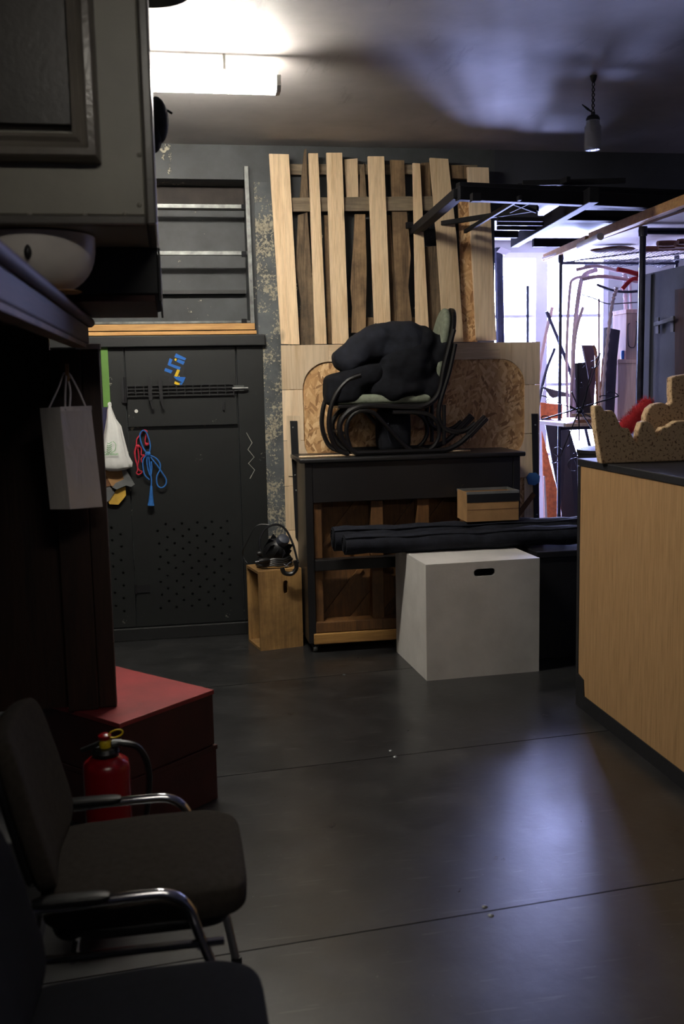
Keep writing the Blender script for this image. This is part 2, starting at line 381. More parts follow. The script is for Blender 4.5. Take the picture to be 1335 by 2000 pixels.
for x0, x1 in ((wx0+.05, 3.235), (3.345, wx1-.05)):
    zs = [wz0+.05, .95, 1.58, 2.19, wz1-.05]
    for z in zs[1:-1]: part('glazing_bar', MB().box((x0, YF+.01, z-.014), (x1, YF+.05, z+.014)), m_winframe, win)
    for z0, z1 in zip(zs, zs[1:]): part('pane', MB().box((x0, YF+.028, z0+.005), (x1, YF+.032, z1-.005)), m_pane, win)

# ================================================================== DOOR
YD = YW-.02
d = bpy.data.objects.new('door_1', None); COL.objects.link(d); d.location = (.1, YD, 0); d['kind'] = 'structure'; d['label'] = 'charcoal painted boarded door with drilled air holes'
DX = [XL+.02, -.275, .425, .60]   # leaf edges
zb, zs_, zt = .09, 1.385, 1.885
part('lintel', MB().box((XL+.02, YD-.05, zt), (.615, YD+.02, 1.955)), m_doordark, d, bevel=.006)
part('threshold', MB().box((XL+.02, YD-.03, 0), (.61, YD+.02, zb-.006)), m_doordark, d, bevel=.006)
part('fixed_panel', MB().box((DX[2]+.006, YD-.012, zb), (DX[3], YD+.02, zt)), m_door, d, bevel=.003)
part('upper_leaf', MB().box((DX[1]+.006, YD-.012, zs_), (DX[2]-.002, YD+.02, zt)), m_door, d, bevel=.003)
def holed(x0, x1, z0, z1, hx0, hx1, rows, dx, hz1, dz, r=.0085):
    mb = MB(); y = YD-.012
    def q4(a, b, c, e): mb.add([(a,y,c),(b,y,c),(b,y,e),(a,y,e)], [(0,1,2,3)])
    hz0 = hz1 - rows*dz
    q4(x0, x1, hz1, z1); q4(x0, x1, z0, hz0)
    for k in range(rows):
        t, b = hz1-k*dz, hz1-(k+1)*dz; off = 0 if k % 2 else dx/2
        a = hx0+off; n = int((hx1-a)/dx+.001); e = a+n*dx
        q4(x0, a, b, t); q4(e, x1, b, t)
        for i in range(n):
            c0, c1 = a+i*dx, a+(i+1)*dx; cx, cz = (c0+c1)/2+random.uniform(-.006,.006), (b+t)/2+random.uniform(-.004,.004); m8 = []
            outer = [(c1,(b+t)/2),(c1,t),(cx,t),(c0,t),(c0,(b+t)/2),(c0,b),(cx,b),(c1,b)]
            vs = [(p[0], y, p[1]) for p in outer] + [(cx+r*math.cos(j*math.pi/4), y, cz+r*math.sin(j*math.pi/4)) for j in range(8)]
            vs += [(v[0], y+.02, v[2]) for v in vs[8:]]
            mb.add(vs, [(j, 8+j, 8+(j+1) % 8, (j+1) % 8) for j in range(8)] + [(8+j, 16+j, 16+(j+1) % 8, 8+(j+1) % 8) for j in range(8)] + [tuple(range(16, 24))])
    mb.box((x0, y+.021, z0), (x1, YD+.02, z1))
    for p0, p1 in (((x0,z0),(x0,z1)), ((x1,z0),(x1,z1)), ((x0,z0),(x1,z0)), ((x0,z1),(x1,z1))):
        mb.add([(p0[0],y,p0[1]),(p1[0],y,p1[1]),(p1[0],YD+.02,p1[1]),(p0[0],YD+.02,p0[1])], [(0,1,2,3)])
    return mb
part('lower_leaf', holed(DX[1]+.006, DX[2]-.002, zb, zs_-.022, -.16, .42, 14, .1, .78, .0425), m_door, d)
part('side_leaf', holed(DX[0], DX[1]-.002, zb, zt, -.80, -.285, 14, .1, .77, .0425), m_door, d)
# fittings
gv = MB(); g0, g1 = PY(247,760,YD-.03), PY(455,757,YD-.03)
for k in range(4): gv.box((g0.x, YD-.03, 1.575+k*.022), (g1.x, YD-.016, 1.580+k*.022))
for k in range(14):
    x = g0.x+(g1.x-g0.x)*k/13; gv.box((x, YD-.034, 1.572), (x+.006, YD-.014, 1.648))
part('vent_grille', gv, m_blackpaint, d)
part('grille_back', MB().box((g0.x-.006, YD-.0155, 1.565), (g1.x+.006, YD-.0125, 1.655)), m_doordark, d)
for x in (PY(292,755,YD).x, PY(313,755,YD).x):
    part('hook', MB().bar((x, YD-.045, 1.70), (x+.004, YD-.045, 1.55), .022, .02).bar((x+.004, YD-.045, 1.55), (x+.016, YD-.045, 1.50), .012, .014), m_blackpaint, d)
part('latch_bolt', MB().box((.405, YD-.034, 1.60), (.47, YD-.013, 1.635)).lathe([(.007,0),(.007,.10)], (.395, YD-.04, 1.617), (1,0,0), 8), m_steel, d)
part('hinge', MB().box((-.30, YD-.03, 1.54), (-.278, YD-.013, 1.70)).lathe([(.009,0),(.009,.16)], (-.276, YD-.028, 1.54), (0,0,1), 8), m_blackpaint, d)
part('hinge', MB().box((-.26, YD-.02, .315), (-.18, YD-.013, .365)).lathe([(.008,0),(.008,.06)], (-.268, YD-.02, .31), (0,0,1), 8), m_blackpaint, d)
p = PY(266,803,YD-.013); part('round_sticker', MB().lathe([(.011,0),(.011,.002)], p, (0,-1,0), 16), m_endcap, d)
part('chalk_zigzag', MB().tube([PY(x, y, YD-.0135) for x, y in ((481,845),(492,865),(484,878),(496,893),(485,905),(497,918),(488,935))], .003, 5), m_chalk, d)
part('pull_tab', MB().box((.33, YD-.03, 1.48), (.342, YD-.012, 1.53)), m_blackpaint, d)

# battens over the door
solo('timber_batten', 'upper pale timber batten lying over the door lintel', 'batten', MB().box((XL+.02, YD-.06, 1.985), (.55, YD+.0, 2.025)), m_pinex, bevel=.003)
solo('timber_batten', 'lower pale timber batten resting directly on the door lintel', 'batten', MB().box((XL+.02, YD-.055, 1.957), (.56, YD+.0, 1.980)), m_pinex, bevel=.003)
# steel rack in the recess
t = thing('wall_rack', 'grey steel angle rack with crossbars fixed in the wall recess', 'rack', (0, YW-.03, 2.03))
u0, u1 = PY(480,325,YW-.04), PY(493,632,YW-.04)
part('upright', MB().bar(u0, u1, .028, .03, (0,1,0)), m_steel, t, bevel=.002)
for y in (402, 494):
    a, b = PY(317,y,YW-.01), PY(479,y,YW-.01)
    part('crossbar', MB().box((RX0+.01, YW-.02, a.z-.014), (b.x+.03, YW+.012, a.z+.012)), m_steel, t, bevel=.002)
z_shadow = PY(400,568,YW+.12).z
part('crossbar', MB().box((RX0+.01, YW+.20, z_shadow-.012), (RX1-.01, YW+.259, z_shadow+.012)), m_doordark, t)  # dark bar in place of a cast shadow on the recess back
part('crossbar', MB().box((RX0+.01, YW-.02, 2.030), (.56, YW+.03, 2.045)), m_steel, t, bevel=.002)
for y in (404, 496, 628): 
    p = PY(478,y,YW-.05); part('bracket', MB().box((p.x-.02, YW-.05, p.z-.018), (p.x+.012, YW-.02, p.z+.018)), m_blacksteel, t, bevel=.003)

# ================================================================== SLAT SCREEN
YS = 6.36
t = thing('slat_screen', 'tall screen of pale pine and bark edged boards nailed to rails', 'screen', (1.4, YS, 1.85))
def board(px, Y, m, th=.022, nm='board'): part(nm, slab(px, Y, th), m, t, bevel=.002)
board([(525,300),(564,301),(585,673),(549,672)], YS, m_pine)
board([(602,299),(621,299),(638,672),(615,672)], YS, m_pine)
board([(637,298),(668,298),(681,672),(649,672)], YS, m_pine)
board([(718,305),(750,305),(763,640),(731,640)], YS, m_pine)
board([(806,318),(820,319),(837,640),(812,640)], YS, m_pine)
board([(839,308),(875,310),(892,470),(905,668),(866,668),(853,470)], YS, m_pine)
board([(912,326),(954,327),(969,665),(930,665)], YS+.01, m_ply)
board([(893,380),(924,378),(932,668),(903,668)], YS+.045, m_osb, .012, 'chipboard_strip')
board([(672,311),(698,309),(700,385),(676,385)], YS+.05, m_pine)
board([(582,420),(600,414),(604,470),(610,560),(616,674),(585,674),(587,590),(577,520),(580,460)], YS+.045, m_bark)
board([(594,292),(598,290),(600,340),(603,388),(585,388),(589,340)], YS+.05, m_bark)
board([(693,418),(713,418),(716,520),(714,650),(686,650),(688,600),(684,560),(690,480)], YS+.04, m_old)
board([(704,330),(711,318),(716,385),(701,385)], YS+.055, m_bark)
board([(762,312),(789,313),(792,385),(796,430),(802,500),(797,560),(806,640),(775,640),(770,540),(766,430)], YS+.045, m_old)
board([(828,482),(852,480),(858,560),(868,650),(838,650),(834,560)], YS+.045, m_bark)
board([(822,318),(839,317),(842,384),(824,384)], YS+.055, m_old)
board([(632,420),(640,420),(652,672),(640,672)], YS+.06, m_old, .012)
board([(750,420),(762,420),(776,640),(764,640)], YS+.06, m_old, .012)
board([(570,386),(846,383),(846,411),(572,413)], YS+.0225, m_greyplank, .022, 'rail')
board([(566,320),(932,322),(932,340),(567,341)], YS+.075, m_greyplank, .02, 'rail')
board([(880,322),(918,324),(918,350),(882,348)], YS+.03, m_old, .03, 'rail_end')
board([(566,620),(960,620),(960,640),(566,640)], YS+.075, m_old, .02, 'rail')

# stage flat with the strand board centre, behind the piano
YP = 6.335
t = thing('stage_flat', 'plywood framed panel with rounded strand board centre behind the piano', 'panel', (1.6, YP, 0))
flx0, flx1 = PY(549,700,YP).x, PY(1054,700,YP).x
zt_ = PY(800,671,YP).z; zo = PY(800,704,YP).z
ox0, ox1 = PY(592,800,YP).x, PY(1024,800,YP).x
part('strand_board', MB().box((flx0+.03, YP+.012, .02), (flx1-.03, YP+.022, zt_-.02)), m_osb, t)
r_ = .17; zob = PY(800,905,YP).z
part('top_rail', MB().box((ox0+r_, YP, zo), (ox1-r_, YP+.012, zt_)), m_plyx, t, bevel=.0015)
def gusset(cx, cz, sx, sz, X, Z):  # concave corner: outer corner (X,Z), arc centre (cx,cz)
    pts = [(cx+sx*r_*math.cos(w), cz+sz*r_*math.sin(w)) for w in [i*math.pi/2/10 for i in range(11)]]
    poly = [(X, cz)] + pts + [(cx, Z), (X, Z)]
    return MB().prism([(a, YP, b) for a, b in poly], (0,.012,0))
part('corner_gusset', gusset(ox0+r_, zo-r_, -1, 1, flx0, zt_), m_ply, t, bevel=.0015)
part('corner_gusset', gusset(ox1-r_, zo-r_, 1, 1, flx1, zt_), m_ply, t, bevel=.0015)
part('corner_gusset', gusset(ox0+r_, zob+r_, -1, -1, flx0, zob-.12), m_ply, t, bevel=.0015)
part('corner_gusset', gusset(ox1-r_, zob+r_, 1, -1, flx1, zob-.12), m_ply, t, bevel=.0015)
for x0, x1 in ((flx0, ox0), (ox1, flx1)):
    part('stile', MB().box((x0, YP, zob+r_+.003), (x1, YP+.012, zo-r_-.003)), m_ply, t, bevel=.0015)
part('stile', MB().box((flx0, YP, .70), (ox0, YP+.012, zob-.123)), m_ply, t, bevel=.0015)
part('stile', MB().box((flx0, YP, .0), (ox0, YP+.012, .697)), m_ply, t, bevel=.0015)
part('stile', MB().box((ox1, YP, .0), (flx1, YP+.012, zob-.123)), m_ply, t, bevel=.0015)
part('bottom_rail', MB().box((ox0+r_, YP, zob-.12), (ox1-r_, YP+.012, zob)), m_plyx, t, bevel=.0015)
part('mounting_plate', slab([(559,812),(585,812),(589,930),(563,930)], YP-.006, .006), m_ply, t)
a = part('steel_strap', slab([(566,822),(580,822),(590,1060),(583,1062),(577,1050)], YP-.014, .008), m_blackpaint, t)
for x, y in ((572,835),(576,928),(578,958),(583,1035)): part('bolt', MB().lathe([(.006,0),(.006,.003),(.003,.005)], PY(x, y, YP-.014), (0,-1,0), 8), m_steel, a)
a = part('steel_strap', slab([(1038,808),(1050,808),(1053,1025),(1043,1025)], YP-.012, .010), m_blackpaint, t)
for x, y in ((1045,830),(1048,1005)): part('bolt', MB().lathe([(.006,0),(.006,.003),(.003,.005)], PY(x, y, YP-.012), (0,-1,0), 8), m_steel, a)
part('blue_paint_spot', slab([(1028,932),(1034,924),(1046,923),(1054,930),(1053,942),(1044,948),(1032,946)], YP-.0125, .012), plain('blue_spray', (52, 98, 150), .6), t)

# ================================================================== PIANO (its back turned to the room)
px0, px1, py0, py1, pz = .775, 2.12, 5.88, 6.31, 1.195
t = thing('upright_piano', 'worn black upright piano with its ribbed wooden back showing', 'piano', (1.45, 6.1, 0))
part('lid', MB().box((px0-.035, py0-.02, pz-.028), (px1+.03, py1, pz)), m_piano_blk, t, bevel=.008, seg=3)
part('side_panel', MB().box((px0, py0, .06), (px0+.045, py1, pz-.029)), m_piano_blk, t, bevel=.004)
part('side_panel', MB().box((px1-.045, py0, .06), (px1, py1, pz-.029)), m_piano_blk, t, bevel=.004)
zr = PY(800,975,py0).z
part('top_board', MB().box((px0+.046, py0+.004, zr), (px1-.046, py0+.04, pz-.029)), m_piano_blk, t, bevel=.003)
part('soundboard', MB().box((px0+.046, py0+.12, .13), (px1-.046, py0+.135, zr)), m_piano_wood, t)
zk0, zk1 = PY(640,1113,py0).z, PY(640,1092,py0).z
part('middle_rail', MB().box((px0+.046, py0-.03, zk0), (px1-.046, py0+.05, zk1)), m_piano_blk, t, bevel=.004)
for xx, w in ((.825, .05), (1.18, .075), (1.47, .075), (1.76, .075), (2.03, .045)):
    for z0, z1 in ((.135, zk0), (zk1, zr)):
        part('back_post', MB().box((xx, py0+.03, z0), (xx+w, py0+.118, z1)), m_piano_wood, t, bevel=.004)
for i in range(7):
    x = .86+i*.19
    for z0, z1 in ((.16, zk0-.02), (zk1+.02, zr-.01)):
        h = z1-z0; part('rib', MB().bar((x, py0+.112, z0), (x+h*.8, py0+.112, z1), .03, .012, (0,1,0)), m_piano_wood, t)
part('sill', MB().box((px0+.046, py0+.0, .125), (px1-.046, py0+.118, .19)), m_piano_wood, t, bevel=.004)
part('bottom_board', MB().box((px0+.03, py0-.012, .055), (px1-.03, py0+.12, .122)), m_piano_pale, t, bevel=.006)
for x in (px0+.03, px1-.06):
    c = part('caster', MB().box((x-.01, py0+.01, .035), (x+.03, py0+.05, .06)), m_blacksteel, t)
    part('wheel', MB().lathe([(.022,-.012),(.025,0),(.022,.012)], (x+.01, py0+.03, .026), (1,0,0), 12), m_steel, c, True)
    c = part('caster', MB().box((x-.01, py1-.06, .035), (x+.03, py1-.02, .06)), m_blacksteel, t)
    part('wheel', MB().lathe([(.022,-.012),(.025,0),(.022,.012)], (x+.01, py1-.04, .026), (1,0,0), 12), m_steel, c, True)

# ---------------- rocking chair on the piano
S = lambda pts: crop(pts, 600, 580, 3.608)
yn, yf = 5.95, 6.24
t = thing('rocking_chair', 'black bentwood rocking chair with sage cushions standing on the piano', 'rocking chair', (1.45, 6.1, 1.195))
RKR = [(1255,850),(1150,960),(1050,1045),(900,1105),(700,1142),(520,1150),(390,1125),(295,1065),(240,990),(228,910),(255,845),(310,795),(390,768),(500,765),(700,775),(815,770),(895,720),(935,640),(960,500),(1000,340),(1030,230)]
INN = [(600,812),(800,815),(885,850),(925,920),(920,1000),(870,1070),(780,1095),(700,1060),(620,980),(540,890),(470,820),(400,800),(330,820),(285,880),(275,960),(300,1060)]
ARM = [(375,550),(280,590),(205,680),(165,780),(152,900),(172,1000),(215,1075),(290,1110)]
PST = [(1040,330),(1000,520),(945,700),(925,800),(930,870),(965,925),(1030,950),(1110,942),(1180,890)]
def base_z(pts):  # keep the lowest run just on the lid
    return pts
def curve3(pts, dy, r, ymid=yn):
    out = []
    for p in trace(S(pts), yn, 5):
        p = p.copy(); p.y += dy; p.z = max(p.z, pz+r+.001); out.append(p)
    return out
for dy in (0, yf-yn):
    part('rocker_loop', MB().tube(curve3(RKR, dy, .017), .017, 8), m_bent, t, True)
    part('inner_scroll', MB().tube(curve3(INN, dy, .013), .013, 8), m_bent, t, True)
    part('arm', MB().tube(curve3(ARM, dy, .015), .015, 8), m_bent, t, True)
    part('back_post', MB().tube(curve3(PST, dy, .015), .015, 8), m_bent, t, True)
    part('strut', MB().tube(curve3([(962,760),(962,900),(962,1040)], dy, .012), .012, 8), m_bent, t, True)
    a = curve3(RKR, dy, .017)[0]; b = curve3(RKR, dy, .017)[6]
    part('rocker_tip', MB().bar(a+(a-b)*.02, b, .03, .045), m_bent, t, bevel=.006)
for pt in ((250,960),(860,1085),(930,690)):
    a = curve3([pt, (pt[0]+1, pt[1])], 0, .012)[0]
    part('stretcher', MB().tube([a, a+Vector((0, yf-yn, 0))], .012, 8), m_bent, t, True)
s0, s1 = PY(*S([(205,715)])[0], yn), PY(*S([(880,735)])[0], yn)
part('seat_cushion', MB().box((s0.x, yn+.01, s0.z-.04), (s1.x, yf-.01, s0.z+.02)), m_greenfab, t, bevel=.025, seg=4)
part('seat_frame', MB().box((s0.x+.01, yn+.005, s0.z-.062), (s1.x, yf-.005, s0.z-.041)), m_bent, t, bevel=.006)
b0 = PY(*S([(930,640)])[0], yn); b1 = PY(*S([(1040,62)])[0], yn)
up = (b1-b0); up.y = 0; L = up.length; up.normalize(); nrm = Vector((-up.z, 0, up.x)); 
def backshape(off, th, inset=0):
    w = (yf-yn)/2-inset; cy = (yn+yf)/2; pts = []
    rr = w*1.25
    for i in range(17):
        a = math.pi*i/16; pts.append(b0+up*(L-inset-rr+rr*math.sin(a)) + Vector((0, cy-b0.y+w*math.cos(a), 0)))
    pts = [b0+Vector((0, cy-b0.y+w, 0))]+pts+[b0+Vector((0, cy-b0.y-w, 0))]
    return MB().prism([p+nrm*off for p in pts], nrm*th)
part('back_panel', backshape(-.035, .03), m_bent, t, bevel=.008)
part('back_cushion', backshape(-.004, .045, .01), m_greenfab, t, bevel=.02, seg=4)

# ---------------- black cloth heaped on the rocking chair
tex = bpy.data.textures.new('cloth_folds', 'CLOUDS'); tex.noise_scale = .16; tex.noise_depth = 3
def soft(o, vox=.018, amt=.05):
    a = o.modifiers.new('remesh', 'REMESH'); a.mode = 'VOXEL'; a.voxel_size = vox; a.use_smooth_shade = True
    s_ = o.modifiers.new('smooth', 'SMOOTH'); s_.iterations = 6
    dsp = o.modifiers.new('folds', 'DISPLACE'); dsp.texture = tex; dsp.strength = amt; dsp.mid_level = .5; dsp.texture_coords = 'GLOBAL'
t = thing('cloth_heap', 'heap of folded black cloth and quilts lying in the rocking chair', 'cloth', (1.4, 6.08, s0.z+.02))
def cpt(x, y, Y=6.08): return PY(*S([(x, y)])[0], Y)
ry = lambda a: Matrix.Rotation(a, 3, 'Y')
k = 1/3.608/F*6.1
mb = MB().blob(cpt(450,345), (300*k, .15, 120*k), .8, .9, rot=ry(-.42)).blob(cpt(640,330), (250*k, .16, 150*k), .8, .9, rot=ry(-.1)).blob(cpt(330,440), (125*k, .15, 90*k), .8, .9, rot=ry(-.5))
o = part('quilt', mb, m_navy, t, True); soft(o, amt=.06)
mb = MB().blob(cpt(680,480), (230*k, .17, 190*k), .7, .8, rot=ry(.05)).blob(cpt(800,330), (105*k, .15, 140*k), .9, .9, rot=ry(.25)).blob(cpt(920,400), (70*k, .14, 150*k), .8, .8, rot=ry(.2)).blob(cpt(850,600), (90*k, .14, 130*k), .8, .8, rot=ry(.2)).blob(cpt(640,630), (260*k, .15, 90*k), .6, .8)
o = part('black_drape', mb, m_blackfab, t, True); soft(o, amt=.07)
mb = MB().blob(cpt(270,600), (165*k, .14, 70*k), .45, .6, rot=ry(-.1)).blob(cpt(400,545), (150*k, .14, 90*k), .6, .7).blob(cpt(250,690), (140*k, .14, 70*k), .5, .6, rot=ry(-.15))
o = part('folded_cloth', mb, m_blackfab, t, True); soft(o, amt=.03)
t = thing('cloth_bag', 'black cloth bag slumped on the piano under the rocking chair seat', 'bag', (1.47, 6.1, 1.195))
c = cpt(612,905); mb = MB().blob((c.x, 6.12, (1.2+s0.z-.065)/2), (122*k, .1, (s0.z-.07-1.2)/2), .4, .6)
o = part('sack', mb, m_blackfab, t, True); 
part('drawstring', MB().tube(crom([(c.x-.05, 6.02, 1.40), (c.x-.06, 6.0, 1.33), (c.x-.04, 6.0, 1.26)]), .004, 6), m_navy, t, True)
a, b = PZ(583,883,pz+.006), PZ(916,862,pz+.006)
a = PY(583,879,5.93); b = PY(918,861,6.0); a.z = b.z = pz+.007
solo('wooden_dowel', 'thin pale wooden dowel lying across the piano lid', 'stick', MB().tube([a, b], .006, 8), m_pine, True)

# ================================================================== rolls, white box, black box, carton
bz = 5.19
hz = PY(833,1103,5.175).z
t = thing('display_cube', 'white painted cube with a slotted handhold on the floor', 'box', (1.66, 5.5, 0))
A = PZ(833,1330,0); B = PZ(1052,1311,0); dB = (B-A); W_ = dB.length; dB.normalize(); dL = Vector((-dB.y, dB.x, 0))
def cubep(u, v_, z): return A + dB*u + dL*v_ + Vector((0,0,z))
D_ = .62; th = .018
def oblong(cx, cz, w, h, n=8):
    pts = []
    for i in range(n+1): a = -math.pi/2+math.pi*i/n; pts.append((cx+w/2-h/2+h/2*math.cos(a), cz+h/2*math.sin(a)))
    for i in range(n+1): a = math.pi/2+math.pi*i/n; pts.append((cx-w/2+h/2+h/2*math.cos(a), cz+h/2*math.sin(a)))
    return pts
def holed_panel(P0, du, dv, w, h, hole, ext):
    # rectangular panel w x h with one convex hole, extruded by ext; P0 corner, du, dv unit axes
    n = len(hole); outer = []
    cx = sum(p[0] for p in hole)/n; cz = sum(p[1] for p in hole)/n
    cor = [(0,0),(w,0),(w,h),(0,h)]
    ang = lambda p: math.atan2(p[1]-cz, p[0]-cx)
    items = []
    for p in hole:
        a = ang(p); dx, dz = math.cos(a), math.sin(a); ts = []
        if dx > 1e-9: ts.append((w-cx)/dx)
        if dx < -1e-9: ts.append(-cx/dx)
        if dz > 1e-9: ts.append((h-cz)/dz)
        if dz < -1e-9: ts.append(-cz/dz)
        tt = min(ts); items.append((a, p, (cx+dx*tt, cz+dz*tt)))
    items.sort(key=lambda q: q[0]); mb = MB(); e = Vector(ext)
    g = lambda p: P0+du*p[0]+dv*p[1]
    m = len(items)
    for i in range(m):
        a0, h0, o0 = items[i]; a1, h1, o1 = items[(i+1) % m]
        if i == m-1: a1 += 2*math.pi
        mid = [c for c in cor if any(a0 < ang(c)+s_ < a1 for s_ in (0, 2*math.pi))]
        mid.sort(key=lambda c: ang(c) if ang(c) > a0 else ang(c)+2*math.pi)
        poly = [g(h0), g(o0)]+[g(c) for c in mid]+[g(o1), g(h1)]
        nn = len(poly)
        mb.add(poly+[q_+e for q_ in poly], [tuple(range(nn)), tuple(range(2*nn-1, nn-1, -1)), (nn-1, 0, nn, 2*nn-1)] + [(j, j+1, nn+j+1, nn+j) for j in range(1, nn-2)])
    return mb
hc = [(0,0)]
part('front_panel', holed_panel(A, dB, Vector((0,0,1)), W_, hz, oblong(W_*.51, hz*.905, .125, .042), dL*th), m_white, t)
part('back_panel', MB().obox(A+dB*W_/2+dL*(D_-th/2)+Vector((0,0,hz/2)), dB*W_/2, dL*th/2, Vector((0,0,hz/2))), m_white, t)
for u in (th/2, W_-th/2):
    part('side_panel', MB().obox(A+dB*u+dL*D_/2+Vector((0,0,hz/2-.009)), dB*th/2, dL*(D_/2-th-.0005), Vector((0,0,hz/2-.0095))), m_white, t)
part('top_panel', MB().obox(A+dB*W_/2+dL*D_/2+Vector((0,0,hz-th/2)), dB*(W_/2-.0005), dL*(D_/2-th-.0005), Vector((0,0,th/2))), m_white, t)
# black flight box behind
t = thing('black_box', 'black plywood box standing behind the white cube', 'box', (2.3, 5.7, 0))
part('box_body', MB().box((2.06, 5.42, 0), (2.66, 5.83, hz-.045)), m_blackpaint, t, bevel=.006)
part('box_lid', MB().box((2.05, 5.41, hz-.044), (2.67, 5.84, hz-.004)), m_blackpaint, t, bevel=.006)
# rolls of dance floor
def roll(name, label, x0, x1, y, z, r, sag=0):
    t = thing(name, label, 'fabric roll', ((x0+x1)/2, y, z-r), 'rolls of dark cloth across the white cube')
    pts = [Vector((x0+(x1-x0)*i/24, y+.004*math.sin(i*1.3), z+.003*math.sin(i*.9))) for i in range(25)]
    o = part('roll', MB().tube(pts, [r*(1+.05*math.sin(i*2.1)) for i in range(25)], 18), m_navy, t, True)
    sp = [Vector((x0-.004, y+r*.85*(1-w/40)*math.cos(w*.6), z+r*.85*(1-w/40)*math.sin(w*.6))) for w in range(38)]
    part('spiral_end', MB().tube(sp, .004, 5), m_blackfab, t, True)
    fl_ = [Vector((x0+(x1-x0)*i/24, y-r*.72, z+r*.78+.004*math.sin(i))) for i in range(25)]
    part('loose_edge', MB().tube(fl_, .006, 6), m_navy, t, True)
rl = PY(672,1070,5.58)
roll('cloth_roll', 'thick dark cloth roll in front, lying directly on the white cube', rl.x, 2.68, 5.58, hz+.062, .058)
rl = PY(650,1048,5.72)
roll('cloth_roll', 'slightly higher dark cloth roll behind, between front roll and piano', rl.x, 2.68, 5.715, hz+.078, .072)
# open carton on the rolls
t = thing('open_carton', 'small open cardboard carton taped black, standing on the cloth rolls', 'box', (1.85, 5.72, hz+.15))
c0, c1 = PY(911,962,5.66), PY(1012,958,5.66); zc0, zc1 = hz+.152, c0.z
yb = 5.86
for nm, a, b in (('front_wall', (c0.x,5.655,zc0),(c1.x,5.661,zc1)), ('back_wall', (c0.x,yb-.006,zc0),(c1.x,yb,zc1)), ('side_wall', (c0.x,5.661,zc0),(c0.x+.006,yb-.006,zc1)), ('side_wall', (c1.x-.006,5.661,zc0),(c1.x,yb-.006,zc1)), ('bottom', (c0.x+.006,5.661,zc0),(c1.x-.006,yb-.006,zc0+.006))):
    part(nm, MB().box(a, b), m_card, t)
part('black_tape_band', MB().box((c0.x-.001, 5.653, zc1-.062), (c1.x+.001, 5.6545, zc1-.012)), m_blackpaint, t)
part('silver_tape_rim', MB().box((c0.x-.002, 5.652, zc1-.012), (c1.x+.002, 5.6625, zc1+.003)).box((c0.x-.002, yb-.007, zc1-.012), (c1.x+.002, yb+.001, zc1+.003)).box((c1.x-.007, 5.6625, zc1-.012), (c1.x+.002, yb-.007, zc1+.003)), m_silver, t)
part('fold_line', MB().box((c0.x, 5.6540, zc0+.07), (c1.x, 5.6549, zc0+.073)), m_carddark, t)

# ================================================================== CRATE with spotlight
t = thing('wooden_crate', 'open sided plywood crate with a slotted handhold beside the piano', 'crate', (.6, 6.2, 0))
A = PZ(509,1272,0); B = PZ(592,1262,0); dB = B-A; W_ = dB.length; dB.normalize(); dL = Vector((-dB.y, dB.x, 0)); D_ = .27
hz2 = PY(508,1117,A.y).z; th = .016
part('front_panel', holed_panel(A, dB, Vector((0,0,1)), W_, hz2, [(x, z) for z, x in [(b_, a_) for a_, b_ in [(q_[1], q_[0]) for q_ in oblong(hz2*.78, W_*.62, .085, .03)]]], dL*th), m_crate, t)
part('back_panel', MB().obox(A+dB*W_/2+dL*(D_-th/2)+Vector((0,0,hz2/2)), dB*W_/2, dL*th/2, Vector((0,0,hz2/2))), m_crate, t)
part('top_panel', MB().obox(A+dB*W_/2+dL*D_/2+Vector((0,0,hz2-th/2)), dB*(W_/2), dL*(D_/2-th-.0005), Vector((0,0,th/2))), m_crate, t)
part('bottom_panel', MB().obox(A+dB*W_/2+dL*D_/2+Vector((0,0,th/2)), dB*(W_/2), dL*(D_/2-th-.0005), Vector((0,0,th/2))), m_crate, t)
part('side_panel', MB().obox(A+dB*(W_-th/2)+dL*D_/2+Vector((0,0,hz2/2)), dB*th/2, dL*(D_/2-th-.0005), Vector((0,0,hz2/2-th-.0005))), m_crate, t)
ztop = hz2+.001
t = thing('stage_spotlight', 'black finned stage spotlight with yoke and coiled cable on the crate', 'spotlight', (.66, 6.16, ztop))
c = PY(541,1062,6.2); c.z = ztop+.10
ax = Vector((.25, -.5, .55)).normalized()
part('lamp_head', MB().lathe([(.062,-.10),(.078,-.06),(.08,.0),(.07,.03),(.045,.07),(.03,.075)], c, ax, 20), m_plastic, t, True)
for i in range(9):
    w = i*2*math.pi/9
    e = ax.orthogonal().normalized(); g = ax.cross(e); dr = e*math.cos(w)+g*math.sin(w)
    part('cooling_fin', MB().obox(c+dr*.066+ax*.02, dr*.016, ax*.045, ax.cross(dr)*.002), m_blacksteel, t)
part('back_cap', MB().lathe([(.036,.072),(.04,.085),(.038,.115),(.025,.125)], c, ax, 14), m_locker, t, True)
yk = [c+Vector((-.105,0,-.02)), c+Vector((-.11,.01,.06)), c+Vector((-.07,.03,.13)), c+Vector((0,.03,.155)), c+Vector((.06,.03,.12)), c+Vector((.10,0,.03)), c+Vector((.12,-.02,-.06)), c+Vector((.125,-.04,-.085))]
part('yoke', MB().tube(crom(yk), .007, 6), m_blacksteel, t, True)
part('yoke_knob', MB().lathe([(.016,0),(.02,.012),(.012,.03)], c+Vector((-.1,0,-.02)), (-1,0,0), 10), m_plastic, t, True)
cc = PY(537,1092,6.1); coil = []
for i in range(90):
    w = i*2*math.pi/22; coil.append(Vector((cc.x+(.105+.006*math.sin(i*.7))*math.cos(w), 6.15+.075*math.sin(w), ztop+.012+.012*(i/22)+.004*math.sin(i*1.7))))
part('cable_coil', MB().tube(coil, .0085, 7), m_plastic, t, True)
